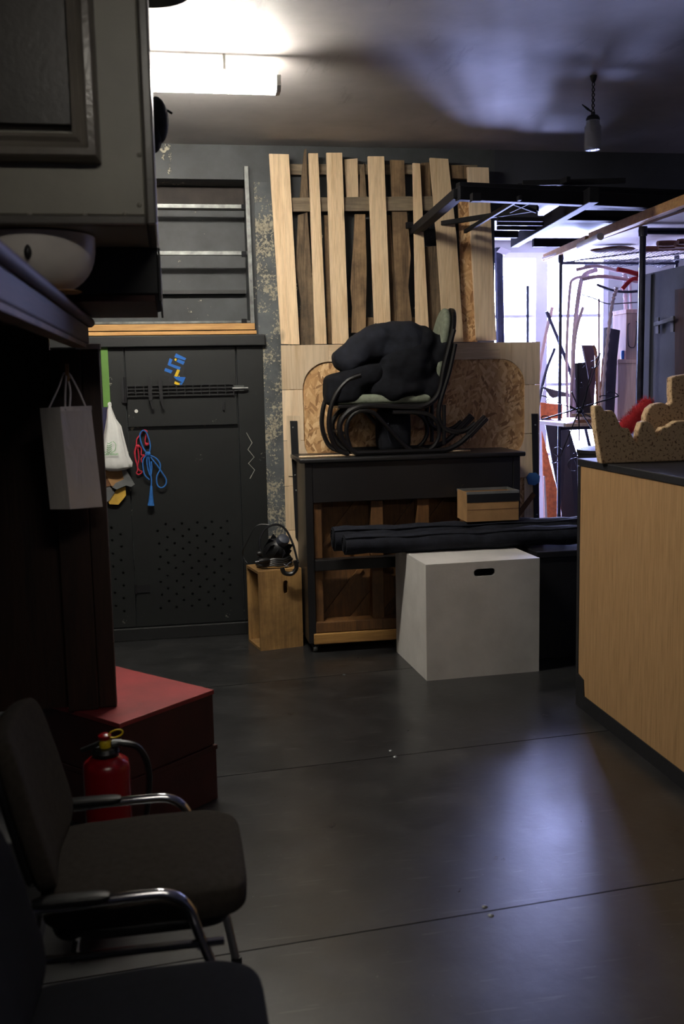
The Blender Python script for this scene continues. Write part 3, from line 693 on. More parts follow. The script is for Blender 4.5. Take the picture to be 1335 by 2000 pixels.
part('loose_cable', MB().tube(crom([c+Vector((-.02,.03,.15)), c+Vector((-.12,.05,.15)), c+Vector((-.20,.06,.02)), c+Vector((-.215,.08,-.04)), c+Vector((-.19,.06,-.09))]), .0035, 6), m_plastic, t, True)
pp = PY(505,1090,6.06); pp.z = ztop+.055
g = part('plug', MB().lathe([(.012,0),(.017,.02),(.016,.05),(.009,.07)], pp, (1,.2,.05), 10), m_plastic, t, True)
for s_ in (-1, 1): part('plug_pin', MB().tube([pp+Vector((0, .008*s_, 0)), pp+Vector((-.022, .008*s_, -.002))], .003, 6), m_chrome, g, True)
kp = PY(560,1101,A.y-.03); kp.z = ztop+.03
g = part('hook_clamp', MB().tube(crom([kp+Vector((.05,0,.035)), kp+Vector((.058,0,-.01)), kp+Vector((.03,0,-.045)), kp+Vector((-.015,0,-.04)), kp+Vector((-.03,0,-.008))]), .014, 7), m_plastic, t, True)
part('wing_bolt', MB().tube([kp+Vector((-.015,-.01,0)), kp+Vector((.025,-.012,.03))], .004, 6).tube([kp+Vector((-.02,-.01,.02)), kp+Vector((.01,-.012,.002))], .0035, 6), m_chrome, g, True)

# ================================================================== things hung on the door
YH = YD-.018
g0, g1 = PY(203,676,YH), PY(203,795,YH); hw = .022
solo('green_strap', 'flat green webbing strap hanging from the door top', 'strap', MB().box((g0.x-hw, YH-.006, g1.z), (g0.x+hw, YH-.002, g0.z)), m_green, bevel=.001)
rp = PY(185,790,YH)
def fold(q): return Vector((q.x*(1+.25*math.sin(9*q.z*6)), q.y, q.z))
solo('red_cloth_roll', 'red cloth bundle hanging half hidden behind the dark post', 'cloth', MB().lathe([(.01,-.16),(.03,-.10),(.045,-.02),(.05,.06),(.04,.10),(.045,.11)], rp+Vector((-.02,-.05,0)), (0,0,1), 12), m_redfab, True)
# purple-blue folder edge behind the bag
solo('dark_blue_folder', 'dark blue flat folder hanging behind the white carrier bag', 'folder', slab([(192,796),(212,795),(208,830),(198,886),(190,886)], YH-.012, .008), plain('dark_blue_card', (40, 38, 74), .6), bevel=.002)
# white carrier bag
t = thing('carrier_bag', 'white plastic carrier bag with green leaf print hanging on the door', 'carrier bag', PY(225,918,YH-.06))
bx = 8.34375
def bagring(yc, xl, xr, dep, n=40, ph=0):
    cx = (xl+xr)/2; hw = (xr-xl)/2; pts = []
    for i in range(n):
        w = 2*math.pi*i/n
        rr = 1+.07*math.sin(5*w+ph)+.04*math.sin(11*w+ph*2)
        p_ = PY(cx+hw*math.cos(w)*min(rr, 1.06), yc, YH-.062); p_.y += dep*math.sin(w)*rr; pts.append(p_)
    return pts
rows = [(791,212,216,.008),(800,209,219,.012),(818,208,226,.02),(832,206,236,.028),(850,203,240,.036),(870,200,245,.044),(890,197,250,.05),(903,195,257,.052),(912,197,256,.048),(917,203,245,.036),(920,212,232,.015)]
vs = []; fs = []; n = 40
for i, (yc, xl, xr, dep) in enumerate(rows): vs += bagring(yc, xl, xr, dep, n, i*.12)
for i in range(len(rows)-1):
    for j in range(n): fs.append((i*n+j, (i+1)*n+j, (i+1)*n+(j+1) % n, i*n+(j+1) % n))
fs.append(tuple(range((len(rows)-1)*n, len(rows)*n)))
body = part('bag_body', MB().add(vs, fs), m_plasticbag, t, True)
part('handle_knot', MB().tube(crom([PY(213,794,YH-.06), PY(212,789,YH-.062), PY(215,787,YH-.06), PY(216,793,YH-.058)]), .006, 7), m_plasticbag, t, True)
def text_mesh(txt, size, ext=.0004, font=None):
    cu = bpy.data.curves.new('txt', 'FONT'); cu.body = txt; cu.size = size; cu.extrude = ext; cu.align_x = 'CENTER'
    o = bpy.data.objects.new('txt', cu); COL.objects.link(o); dg = bpy.context.evaluated_depsgraph_get()
    me = bpy.data.meshes.new_from_object(o.evaluated_get(dg)); bpy.data.objects.remove(o)
    return me
def stick_text(txt, size, pos, parent, m, name='lettering', tilt=0.0):
    me = text_mesh(txt, size); me.name = name; me.materials.append(m); o = bpy.data.objects.new(name, me); COL.objects.link(o)
    o.parent = parent; o.location = Vector(pos)-world_of(parent); o.rotation_euler = (math.pi/2, tilt, 0); return o
stick_text('Ceresun', .027, PY(216,889,YH-.125), body, m_greenink, tilt=.05)
lf = MB()
for k_ in range(5):
    y = 864+k_*4.2
    lf.tube(crom([PY(209-k_*.3, y+1, YH-.118-k_*.001), PY(213, y+2.5, YH-.122), PY(218, y-1, YH-.122)]), .0016, 5)
lf.tube(crom([PY(220,862,YH-.12), PY(226,868,YH-.118), PY(224,880,YH-.122), PY(217,884,YH-.124)]), .0014, 5)
part('leaf_print', lf, m_greenink, body)
# cardboard pieces and yellow scrap below
t = thing('cardboard_bundle', 'brown cardboard pieces with grey tape hanging under the carrier bag', 'cardboard', PY(225,985,YH-.02))
part('brown_sheet', slab([(196,918),(208,916),(222,948),(200,952)], YH-.035, .004), m_carddark, t)
part('pale_sheet', slab([(203,920),(238,914),(246,936),(230,946),(218,950)], YH-.042, .004), m_card, t)
part('taped_corner', slab([(236,914),(243,912),(263,946),(256,951),(246,948),(228,956),(219,952),(226,943),(242,936)], YH-.05, .005), m_silver, t)
part('taped_end', slab([(199,956),(214,950),(224,962),(213,978),(207,981)], YH-.03, .005), m_silver, t)
part('yellow_scrap', slab([(228,956),(245,950),(246,968),(240,976),(231,986),(214,985),(211,980),(220,966)], YH-.022, .008), plain('yellow_foam', (198, 158, 62), .7), t, bevel=.002)
# cords
K = lambda pts: crop(pts, 180, 780, 8.34375)
t = thing('crimson_rope', 'crimson cord looped and hung on the door beside the blue one', 'cord', PY(272,925,YH-.01))
for pts in ([(900,740),(860,690),(880,560),(890,520),(840,500),(800,560),(730,640),(720,740),(690,850),(700,960),(715,1030)], [(740,750),(700,830),(700,940),(720,1020),(740,1150),(720,1200),(760,1225),(815,1180),(770,1160),(740,1100),(760,960),(740,800)], [(760,760),(800,800),(800,900),(850,910),(800,960),(810,1030)], [(880,560),(920,660),(910,740),(870,750)]):
    part('loop', MB().tube(trace(K(pts), YH-.012), .0045, 6), m_rope_r, t, True)
for c_ in ((745,765),(885,735)): part('knot', MB().blob(PY(*K([c_])[0], YH-.014), (.012,.011,.011)), m_rope_r, t, True)
t = thing('blue_rope', 'blue cord tied in loops with a frayed tassel end on the door', 'cord', PY(300,975,YH-.03))
for pts in ([(905,890),(840,810),(790,680),(780,560),(830,505),(880,540),(920,640),(945,760),(930,880)], [(900,900),(840,960),(825,1060),(850,1220),(930,1310)], [(905,900),(890,1000),(910,1150),(950,1240),(970,1120),(960,1010)], [(940,910),(1040,960),(1105,1050),(1100,1150),(1050,1260),(1060,1390),(1120,1440),(1190,1400),(1205,1310),(1150,1210),(1060,1080),(950,940)], [(915,900),(935,1050),(950,1200),(965,1330),(960,1420)]):
    part('loop', MB().tube(trace(K(pts), YH-.026), .0048, 6), m_rope_b, t, True)
part('knot', MB().blob(PY(*K([(908,890)])[0], YH-.028), (.018,.014,.016)), m_rope_b, t, True)
part('tassel', MB().lathe([(.008,0),(.012,-.05),(.017,-.10),(.022,-.125)], PY(*K([(962,1410)])[0], YH-.026), (.06,0,1), 12), m_rope_b, t, True)
# tape patch
Q = lambda pts: crop(pts, 280, 670, 6.06)
t = thing('tape_patch', 'patch of crossed blue yellow and black tape strips on the door', 'tape', PY(343,752,YD-.013))
part('backing', slab(Q([(375,130),(505,185),(470,270),(490,290),(470,370),(498,395),(440,510),(290,450),(305,400),(232,370),(300,190),(350,200)]), YD-.0145, .002), m_tblk, t)
for i, (pts, m) in enumerate([([(385,122),(505,180),(490,205),(365,165)], m_tblue), ([(410,190),(490,220),(470,258),(390,220)], m_tblue), ([(310,178),(345,195),(320,255),(285,260)], m_tblue), ([(325,245),(440,285),(428,320),(290,262)], m_tblue), ([(258,295),(345,325),(325,360),(245,330)], m_tblue), ([(400,310),(432,322),(400,402),(364,390)], m_tyel), ([(355,395),(498,405),(470,470),(385,430)], m_tblue), ([(372,452),(430,478),(425,505),(364,482)], m_tyel), ([(430,470),(470,462),(445,510),(425,505)], m_tblue), ([(375,180),(395,190),(385,215),(365,200)], m_tyel), ([(415,385),(432,395),(415,400)], m_tyel)]):
    part('tape_strip', slab(Q(pts), YD-.0155-.0003*i, .001), m, t)

# ================================================================== CEILING LIGHTS AND ADDED FILL
t = thing('fluorescent_light', 'lit fluorescent batten light fixed to the ceiling', 'ceiling light', (-.03, 4.76, 2.965))
lx0, lx1, ly0, ly1 = -.62, .555, 4.70, 4.82
lz = 2.965
part('housing', MB().box((lx0+.01, ly0+.016, lz+.061), (lx1-.01, ly1-.016, lz+.085)), m_endcap, t)
for x in (lx0+.25, lx1-.25): part('drop_rod', MB().tube([(x, 4.76, lz+.086), (x, 4.76, CZ)], .006, 8), m_endcap, t, True)
dp = [(ly0, lz+.06), (ly0+.004, lz+.022), (ly0+.03, lz), (ly1-.03, lz), (ly1-.004, lz+.022), (ly1, lz+.06)]
part('diffuser', MB().prism([(lx0+.02, y, z) for y, z in dp], (lx1-lx0-.04, 0, 0)), m_lamp, t, bevel=.003)
for x in (lx0, lx1-.02): part('end_cap', MB().prism([(x, y+(.002 if y > 4.76 else -.002), z+(.004 if z > lz+.05 else -.002)) for y, z in dp], (.02, 0, 0)), m_endcap, t)
t = thing('fluorescent_light', 'added dim fill light in batten shape on the ceiling behind the viewer', 'ceiling light', (.3, .35, 3.03))  # unseen fill, added to brighten surfaces that face the camera
part('housing', MB().box((-.25, .29, 3.105), (.9, .41, CZ)), m_endcap, t)
part('diffuser', MB().box((-.28, .28, 3.03), (.92, .42, 3.104)), m_fill, t, bevel=.01)
# jar pendant
jp = PY(1158,178,4.9); jx, jy = jp.x, 4.9
J = lambda y: PY(1158, y, jy).z
t = thing('jar_pendant', 'unlit glass jar pendant lamp hanging by twisted wire from the ceiling', 'pendant lamp', (jx, jy, J(293)))
tw = lambda ph: [Vector((jx+.006*math.sin(i*.9+ph), jy+.006*math.cos(i*.9+ph), CZ-(CZ-J(219))*i/24)) for i in range(25)]
part('wire', MB().tube(tw(0), .0028, 6), m_plastic, t, True); part('wire', MB().tube(tw(math.pi), .0028, 6), m_plastic, t, True)
part('ceiling_hook', MB().lathe([(.018,0),(.014,-.02),(.006,-.035)], (jx, jy, CZ), n=12), m_plastic, t, True)
part('wire_tail', MB().tube([PY(1136,204,jy), PY(1147,213,jy), PY(1155,219,jy)], [.002,.006,.003], 6), m_plastic, t, True)
hj = J(219); 
part('cap', MB().lathe([(.010,0),(.011,-.012),(.026,-.018),(.034,-.030),(.034,-.042)], (jx, jy, hj), n=20), m_plastic, t, True)
part('socket', MB().lathe([(.016,-.043),(.016,-.07),(.011,-.09),(.002,-.095)], (jx, jy, hj), n=14), m_plastic, t, True)
part('glass_jar', MB().lathe([(.033,-.0425),(.035,-.06),(.042,-.072),(.0425,-.18),(.040,J(291)-hj),(.034,J(293)-hj),(.0,J(292)-hj),(.0,J(292)-hj+.006),(.036,J(288)-hj),(.0395,-.18),(.039,-.074),(.032,-.062),(.030,-.0425)], (jx, jy, hj), n=24, cap=False), m_jar, t, True)
# dark shade by the top edge
sp_ = PZ(322,-14,3.02)
t = thing('dark_lamp_shade', 'dark ceiling lamp shade at the top beside the grey cabinet', 'lamp shade', (sp_.x-.06, sp_.y, 3.0))
part('shade', MB().lathe([(.15,0),(.155,.004),(.13,.05),(.09,.09),(.085,.085),(.12,.05),(.145,.006)], (sp_.x-.06, sp_.y, 3.02), n=28, cap=False), m_plastic, t, True)
part('rose', MB().lathe([(.084,3.105-3.02),(.05,CZ-3.021)], (sp_.x-.06, sp_.y, 3.02), n=16), m_plastic, t, True)

# ================================================================== LEFT SIDE: loft shelf with its load
LX = -.27; LZ = 1.90; LY0, LY1 = -1.2, 3.78
t = thing('loft_shelf', 'dark red brown loft shelf along the left wall on a post', 'shelf', (-.6, 2.0, LZ-.1))
part('deck', MB().box((XL+.01, LY0, LZ-.03), (LX-.045, LY1, LZ)), m_brownred, t)
part('front_beam', MB().box((LX-.044, LY0, LZ-.10), (LX-.012, LY1, LZ-.006)), m_brownred, t, bevel=.006)
part('cornice', MB().tube([(LX-.006, LY0, LZ-.022), (LX-.006, LY1, LZ-.022)], .018, 10), m_brownred, t, True)
part('lower_lip', MB().box((LX-.06, LY0, LZ-.115), (LX-.014, LY1-.12, LZ-.101)), plain('pale_worn_edge', (112, 92, 76), .7), t)
part('end_panel', MB().box((XL+.01, LY1-.03, .4525), (-.421, LY1, LZ-.031)), m_brownpost, t)
part('post', MB().box((-.42, LY1-.085, .4525), (-.31, LY1-.03, LZ-.12)), m_brownpost, t, bevel=.004)
part('post', MB().box((-.309, LY1-.07, .4525), (-.245, LY1-.03, LZ-.12)), m_brownpost, t, bevel=.004)
part('post_capital', MB().box((-.325, LY1-.075, LZ-.119), (-.24, LY1-.02, LZ-.101)), m_plaswhite, t)
# black case, grey cabinet
CX = -.02
t = thing('black_case', 'black case with brown underside carrying the grey cabinet on the loft', 'case', (-.4, 3.25, LZ+.002))
part('case_body', MB().box((-.72, 3.12, LZ+.022), (CX, 3.90, 2.058)), m_blackpaint, t, bevel=.004)
part('underside', MB().box((-.72, 3.13, LZ+.0015), (CX-.012, 3.89, LZ+.021)), m_brownred, t)
part('edge_strip', MB().box((CX+.001, 3.12, LZ+.002), (CX+.008, 3.92, 2.058)), m_blacktrim, t)
t = thing('grey_cabinet', 'grey beige enamelled cabinet with moulded door panel, upper left', 'cabinet', (-.5, 2.95, 2.06))
cy = 2.70
part('carcass', MB().box((XL+.05, cy+.02, 2.06), (CX-.022, 3.22, 3.05)), m_cab, t)
part('corner_trim', MB().box((CX-.021, cy-.006, 2.06), (CX+.006, 3.23, 3.05)), m_cabdark, t, bevel=.006)
part('bottom_trim', MB().box((XL+.05, cy-.004, 2.06), (CX-.022, cy+.018, 2.085)), m_cabdark, t, bevel=.005)
part('front_panel', MB().box((XL+.05, cy+.004, 2.086), (CX-.024, cy+.019, 3.05)), m_cab, t, bevel=.003)
e = PY(196,312,cy-.05); ei = PY(160,230,cy-.05)
zlo = e.z; fr = part('door', MB().box((XL+.06, cy-.028, zlo+.09), (e.x-.07, cy+.003, 3.04)), plain('dark_door_field', (44, 40, 36), .35), t)
part('moulding', MB().prism([(e.x, cy+.003, zlo), (e.x, cy+.003, zlo-.0), (e.x-.005, cy-.045, zlo+.008), (e.x-.03, cy-.05, zlo+.035), (e.x-.05, cy-.035, zlo+.06), (e.x-.068, cy-.03, zlo+.085), (e.x-.068, cy+.003, zlo+.085)][2:] + [(e.x, cy+.003, zlo)], (0,0,0.0001)), m_cabdark, fr) if False else None
pf = [(0, .003), (.004, -.040), (.012, -.05), (.028, -.05), (.036, -.036), (.046, -.03), (.056, -.04), (.066, -.034), (.07, .003)]
mv = MB(); xs0 = XL+.055
ring = []
for u, y in pf: ring.append([(xs0, cy+y, zlo+u), (e.x-u, cy+y, zlo+u), (e.x-u, cy+y, 3.045)])
vs = [v_ for r3 in ring for v_ in r3]; fs = []
for i in range(len(pf)-1):
    for j in range(2): fs.append((i*3+j, i*3+j+1, (i+1)*3+j+1, (i+1)*3+j))
part('moulding', MB().add(vs, fs), plain('gloss_moulding', (112, 106, 98), .18, var=.1), fr, True)
for x, y in ((272,302),(272,400),(245,418),(166,420),(58,420)):
    p = PY(x, y, cy+.004); part('stud', MB().lathe([(.007,0),(.006,.004),(.002,.006)], p, (0,-1,0), 8), m_cab, t, True)
o = solo('cloth_sack', 'dark cloth sack stuffed behind the grey cabinet near the light', 'sack', MB().blob((-.15, 3.47, 2.34), (.13, .19, .28), .7, .8).blob(PY(306,236,3.5), (.04, .08, .075)).blob(PY(300,255,3.5), (.03, .08, .07)).tube([PY(322,213,3.5), PY(336,222,3.5)], .004, 6), m_blackfab, True)
# white rounded head on the loft
hp = PY(72,490,2.9)
t = thing('papier_mache_head', 'round white papier mache form with an eye slit on the loft', 'prop', (hp.x, 2.9, LZ))
hr = .155
def headfn(q): return Vector((q.x, q.y, q.z*(.01 if q.z > 0 else 1.0)))
part('shell', MB().blob((hp.x, 2.9, LZ+.155), (.158, .16, .153), .78, .9, 20, 32, fn=headfn), m_plaswhite, t, True)
es = PY(54,492,2.74); part('eye_slit', MB().blob(es+Vector((.0,.004,0)), (.010, .012, .020), 1.2, 1), m_blackpaint, t, True)
part('collar', MB().lathe([(.05,.0),(.06,.004),(.05,.008)], (hp.x+.06, 2.85, LZ+.001), n=24), m_card, t, True)

# paper bag on the post
t = thing('paper_gift_bag', 'tall glossy grey paper bag hanging by string from the dark post', 'paper bag', PY(165,992,3.52))
fB = [PY(117,795,3.42), PY(178,793,3.56), PY(201,990,3.56), PY(137,995,3.42)]
bn = (fB[1]-fB[0]).cross(fB[3]-fB[0]).normalized()
if bn.x > 0: bn = -bn
part('bag_body', MB().prism(fB, bn*.085), m_paperbag, t, bevel=.002)
part('bag_rim', MB().prism([fB[0]-bn*.002+Vector((0,0,.001)), fB[1]-bn*.002+Vector((0,0,.001)), fB[1]-bn*.002+Vector((0,0,-.014)), fB[0]-bn*.002+Vector((0,0,-.014))], bn*.0015), plain('white_paper_rim', (196, 192, 188), .5), t)
for ss in (-.002, .07):
    hk = PY(132,728,3.6); a = fB[0]+(fB[1]-fB[0])*.14+bn*ss+Vector((0,0,-.01)); b = fB[0]+(fB[1]-fB[0])*.82+bn*ss+Vector((0,0,-.01))
    part('string_handle', MB().tube(crom([a, a+(hk-a)*.6+Vector((-.004,0,0)), hk+bn*ss*.2, b+(hk-b)*.55+Vector((.006,0,0)), b]), .0035, 6), m_winframe, t, True)
hk = PY(132,728,3.6)
solo('wall_hook', 'small pale hook on the dark post holding the paper bag', 'hook', MB().box((hk.x-.006, hk.y-.01, hk.z-.02), (hk.x+.006, LY1-.086, hk.z-.006)).box((hk.x-.006, hk.y-.02, hk.z-.03), (hk.x+.006, hk.y-.01, hk.z+.03)), m_card)

# red platforms
A = PZ(415,1347,.45); d1 = Vector((-.734,-.679,0)).normalized(); d2 = Vector((-d1.y*-1, 0, 0)); d2 = Vector((d1.y, -d1.x, 0))
if d2.y < 0: d2 = -d2
def plat(name, label, z0, z1, off, la, lb, grp):
    t = thing(name, label, 'platform', A+d1*la/2+d2*lb/2+Vector((0,0,z0-.45)), grp)
    c = A+d1*(la/2+off)+d2*(lb/2+off)
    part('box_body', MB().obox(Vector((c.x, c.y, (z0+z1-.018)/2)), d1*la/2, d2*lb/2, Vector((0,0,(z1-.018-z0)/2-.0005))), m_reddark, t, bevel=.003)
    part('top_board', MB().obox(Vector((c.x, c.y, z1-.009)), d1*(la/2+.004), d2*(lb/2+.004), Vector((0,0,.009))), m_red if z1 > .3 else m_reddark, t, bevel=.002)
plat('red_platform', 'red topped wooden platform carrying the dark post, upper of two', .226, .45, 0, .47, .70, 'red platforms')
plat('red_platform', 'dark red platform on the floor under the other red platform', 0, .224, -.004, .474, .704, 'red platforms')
# extinguisher
ep = PY(213,1600,3.13); ex, ey = ep.x, 3.13
t = thing('fire_extinguisher', 'red fire extinguisher with black hose standing before the red platform', 'fire extinguisher', (ex, ey, 0))
Ez = lambda y: PY(213, y, ey).z
sh = Ez(1478)
part('cylinder', MB().lathe([(.066,.0),(.074,.01),(.074,sh-.035),(.07,sh-.015),(.05,sh),(.03,sh+.008)], (ex, ey, 0), n=24), m_extred, t, True)
part('collar', MB().lathe([(.042,sh+.009),(.045,sh+.02),(.036,sh+.032)], (ex, ey, 0), n=18), m_plastic, t, True)
part('valve', MB().lathe([(.018,sh+.033),(.02,sh+.05),(.014,sh+.06)], (ex, ey, 0), n=14), m_yellow, t, True)
part('plunger', MB().lathe([(.02,sh+.061),(.021,sh+.072),(.012,sh+.078)], (ex, ey, 0), n=14), m_extred, t, True)
part('safety_ring', MB().tube([Vector((ex+.035+.022*math.cos(w*math.pi/8), ey-.01, sh+.078+.012*math.sin(w*math.pi/8)+.004*math.cos(w*math.pi/8))) for w in range(16)], .003, 6, True), m_yellow, t, True)
part('hose', MB().tube(crom([(ex+.02, ey, sh+.042), (ex+.06, ey-.005, sh+.042), (ex+.105, ey, sh+.02), (ex+.13, ey+.01, sh-.05), (ex+.125, ey+.02, sh-.16), (ex+.10, ey+.02, sh-.28)]), .011, 8), m_plastic, t, True)
part('hose_ferrule', MB().lathe([(.014,0),(.014,.03)], (ex+.021, ey, sh+.042), (1,0,0), 10), m_steel, t, True)
part('grip', MB().bar((ex-.075, ey, sh+.028), (ex-.01, ey, sh+.05), .016, .012), m_plastic, t)

# ---------------- chairs in the foreground
def chair(label, cx, cyy, seat_m, z=.475, w=.44, dpt=.45, name='conference_chair', arms=True):
    t = thing(name, label, 'chair', (cx, cyy, 0), 'upholstered chairs along the left side')
    x1 = cx+dpt/2; x0 = cx-dpt/2
    def seatfn(q): return Vector((q.x, q.y*(1-.06*(q.x < 0)), q.z + (.012*(1-(q.y/(w/2))**2))*(q.z > 0) - .02*max(0, q.x-.15)*(q.z > 0)*6))
    part('seat', MB().blob((cx, cyy, z-.035), (dpt/2, w/2, .042), .28, .32, 16, 48, fn=seatfn), seat_m, t, True)
    part('seat_pan', MB().blob((cx-.01, cyy, z-.092), (dpt/2-.03, w/2-.03, .016), .25, .3, 8, 40), m_plastic, t, True)
    rb = Matrix.Rotation(-.24, 3, 'Y')
    def bfn(q): return Vector((q.x-.028*(1-(q.y/.23)**2), q.y*(1-.12*max(0, q.z/.22)), q.z))
    bc = Vector((x0-.005, cyy, z+.195))
    part('backrest', MB().blob(bc, (.03, w/2, .185), .32, .38, 20, 40, rb, bfn), seat_m, t, True)
    part('back_shell', MB().blob(bc+Vector((-.03, 0, -.004)), (.014, w/2-.015, .17), .3, .36, 16, 40, rb, bfn), m_plastic, t, True)
    az = z+.022
    for s_ in (-1, 1):
        y = cyy+s_*(w/2+.035); yi = cyy+s_*(w/2-.02)
        pth = [(x0-.10, yi, z+.30), (x0-.085, y-s_*.01, z+.20), (x0-.06, y, z+.11), (x0-.025, y, az+.005), (x0+.03, y, az), (x1-.25, y, az+.006), (x1-.18, y, az), (x1-.14, y, az-.035), (x1-.12, y, az-.10), (x1-.05, y, .2), (x1-.015, y, .012)]
        if arms: part('arm_tube', MB().tube(crom(pth, 7), .0125, 10), m_chrome, t, True)
        if arms: part('arm_pad', MB().blob((x0+.085, y, az+.012), (.085, .020, .011), .5, .5, 10, 24), m_plastic, t, True)
        if not arms: part('front_leg', MB().tube(crom([(x1-.09, y-s_*.03, z-.1), (x1-.04, y, .2), (x1-.015, y, .012)], 6), .0125, 10), m_chrome, t, True)
        if not arms: part('back_strut', MB().tube(crom([(x0+.03, yi, z-.1), (x0-.05, yi, z), (x0-.09, yi, z+.2)], 6), .0125, 10), m_chrome, t, True)
        part('rear_leg', MB().tube(crom([(x0-.0, y, az-.005 if arms else z-.1), (x0-.03, y, z-.14), (x0-.10, y, .012)], 8), .0125, 10), m_chrome, t, True)
        part('side_rail', MB().tube([(x0-.01, y, z-.1), (x1-.065, y, z-.1)], .010, 8), m_chrome, t, True)
        for px_ in (x1-.015, x0-.10): part('foot_cap', MB().lathe([(.015,0),(.016,.012),(.015,.03)], (px_, y, 0), n=10), m_plastic, t, True)
    for xx in (x0+.08, x1-.12): part('cross_tube', MB().tube([(xx, cyy-w/2-.03, z-.112), (xx, cyy+w/2+.03, z-.112)], .009, 8), m_chrome, t, True)
    return t
chair('brown grey upholstered chair with chrome arms, farther of the pair', -.105, 2.40, m_seat, .495, .46, .48)
chair('black upholstered chair nearest the viewer at the lower left', -.10, 1.72, m_seat2, .47, .45, .47, arms=False)

# ================================================================== RIGHT: counter
KX = 1.965; KY1 = 4.62; KY0 = 1.9; KZ = 1.25
t = thing('bar_counter', 'yellow veneered counter with black taped edges at the right', 'counter', (2.25, 3.3, 0))
part('veneer_panel', MB().box((KX, KY0, .06), (KX+.012, KY1-.03, KZ-.035)), m_veneer, t)
part('carcass', MB().box((KX+.0125, KY0, .0), (KX+.60, KY1-.012, KZ-.036)), m_blackpaint, t)
part('end_trim', MB().box((KX-.004, KY1-.0295, .0), (KX+.60, KY1, KZ-.036)), m_blacktrim, t, bevel=.003)
part('kick_strip', MB().prism([(KX-.005, KY0, 0), (KX-.005, KY1-.03, 0), (KX-.005, KY1-.03, .17), (KX-.005, KY1-.10, .155), (KX-.005, KY1-.11, .075), (KX-.005, KY0, .06)], (.0045,0,0)), m_blacktrim, t)
kp_ = PX(1308,1490,KX)
part('kick_patch', MB().box((KX-.007, KY0, 0), (KX-.0052, kp_.y, kp_.z)), m_blacktrim, t)
part('worktop', MB().box((KX-.006, KY0, KZ-.035), (KX+.61, KY1+.002, KZ)), m_blacktrim, t, bevel=.005)
# foam castle on the counter
C4 = lambda pts: crop(pts, 1020, 560, 4.0)
t = thing('foam_rocks', 'sand coloured speckled foam rock silhouette standing on the counter', 'prop', (2.35, 4.3, KZ))
def foam(px, Y, th):
    pts = []
    for x, y in C4(px): p = PY(x, y, Y); p.z = max(p.z, KZ+.001); pts.append(p)
    return MB().prism(pts, (0, th, 0))
part('front_layer', foam([(615,1500),(600,1280),(575,1130),(562,980),(560,935),(585,925),(615,930),(640,970),(700,965),(730,1000),(755,1060),(775,1100),(830,1105),(860,1170),(895,1230),(905,1120),(925,1060),(960,1048),(1000,1060),(1035,1110),(1045,1180),(1060,1160),(1090,1100),(1130,1095),(1200,1050),(1280,1045),(1500,1050),(1500,1520)], 4.28, .05), m_foam, t, bevel=.006)
part('rear_layer', foam([(950,1500),(960,1010),(985,950),(1030,915),(1090,905),(1140,925),(1165,900),(1160,830),(1162,710),(1200,695),(1300,680),(1500,690),(1500,1520)], 4.40, .05), m_foam, t, bevel=.006)
# red fuzzy roller
a, b = PY(1208,838,4.5), PY(1265,790,4.62); 
t = thing('red_fuzzy_roller', 'red fuzzy roller leaning behind the foam rocks on the counter', 'roller', PY(1208,838,4.5))
a.z = max(a.z, KZ+.06)
lo = Vector((a.x-.06, 4.50, KZ+.06))
mb = MB(); pts = [lo+(b-lo)*i/40 for i in range(41)]
part('sleeve', MB().tube(pts, [.034+.006*random.random() for _ in pts], 22), m_redfab, t, True)
fz = MB(); dv = (b-lo).normalized(); e = dv.orthogonal().normalized(); g = dv.cross(e)
for i in range(2600):
    w = random.uniform(0, 2*math.pi); q_ = lo+(b-lo)*random.random(); dr = (e*math.cos(w)+g*math.sin(w)+dv*random.uniform(-.6,.6)); s0_ = q_+dr*.033; s1_ = q_+dr*random.uniform(.044,.062); sd = dr.cross(dv).normalized()*.0012
    fz.add([s0_-sd, s0_+sd, s1_], [(0,1,2)])
f_ = part('fuzz', fz, m_redfab, t); f_['kind'] = 'stuff'
part('core_end', MB().lathe([(.016,0),(.016,.03)], b, dv, 12), m_steel, t, True)

# ================================================================== RIGHT: pipe rack with shelves
t = thing('pipe_rack', 'blue black pipe rack with shelf and timber edged top', 'rack', (3.1, 6.1, 0))
P1 = PY(1250,440,5.5); PA, PB = Vector((2.715, 5.5, 0)), Vector((2.74, 6.80, 0))
TZ = 2.49
for x, y in ((2.715,5.5),(2.745,6.8),(3.62,5.5),(3.62,6.8)):
    ur = .019 if y < 6 else .0125
    part('upright', MB().tube([(x, y, 0), (x, y, TZ)], ur, 10), m_pipe, t, True)
    part('clamp', MB().lathe([(ur+.005,-.03),(ur+.008,0),(ur+.005,.025)], (x, y, TZ-.02), n=10), m_pipe, t, True)
part('rail', MB().tube([(2.715,5.5,TZ-.02), (3.62,5.5,TZ-.02)], .019, 8), m_pipe, t, True)
part('rail', MB().tube([(2.745,6.8,TZ-.05), (3.62,6.8,TZ-.05)], .011, 8), m_pipe, t, True)
part('shelf', MB().box((2.60, 6.33, 1.315), (3.66, 6.95, 1.338)), m_ply2, t, bevel=.004)
part('shelf_rim', MB().box((2.585, 6.33, 1.316), (2.599, 6.95, 1.341)), m_winframe, t, bevel=.003)
part('shelf', MB().box((2.79, 5.1, 1.315), (3.66, 5.86, 1.338)), m_blackpaint, t, bevel=.004)
part('shelf_bearer', MB().tube([(2.715,5.53,1.293), (3.62,5.53,1.293)], .018, 8), m_pipe, t, True)
part('shelf_bearer', MB().tube([(2.745,6.8,1.285), (3.62,6.8,1.285)], .018, 8), m_pipe, t, True)
part('top_sheet', MB().box((2.72, 4.5, TZ+.012), (4.1, 7.1, TZ+.026)), plain('pale_ply_sheet', (206, 186, 176), .6, var=.08), t)
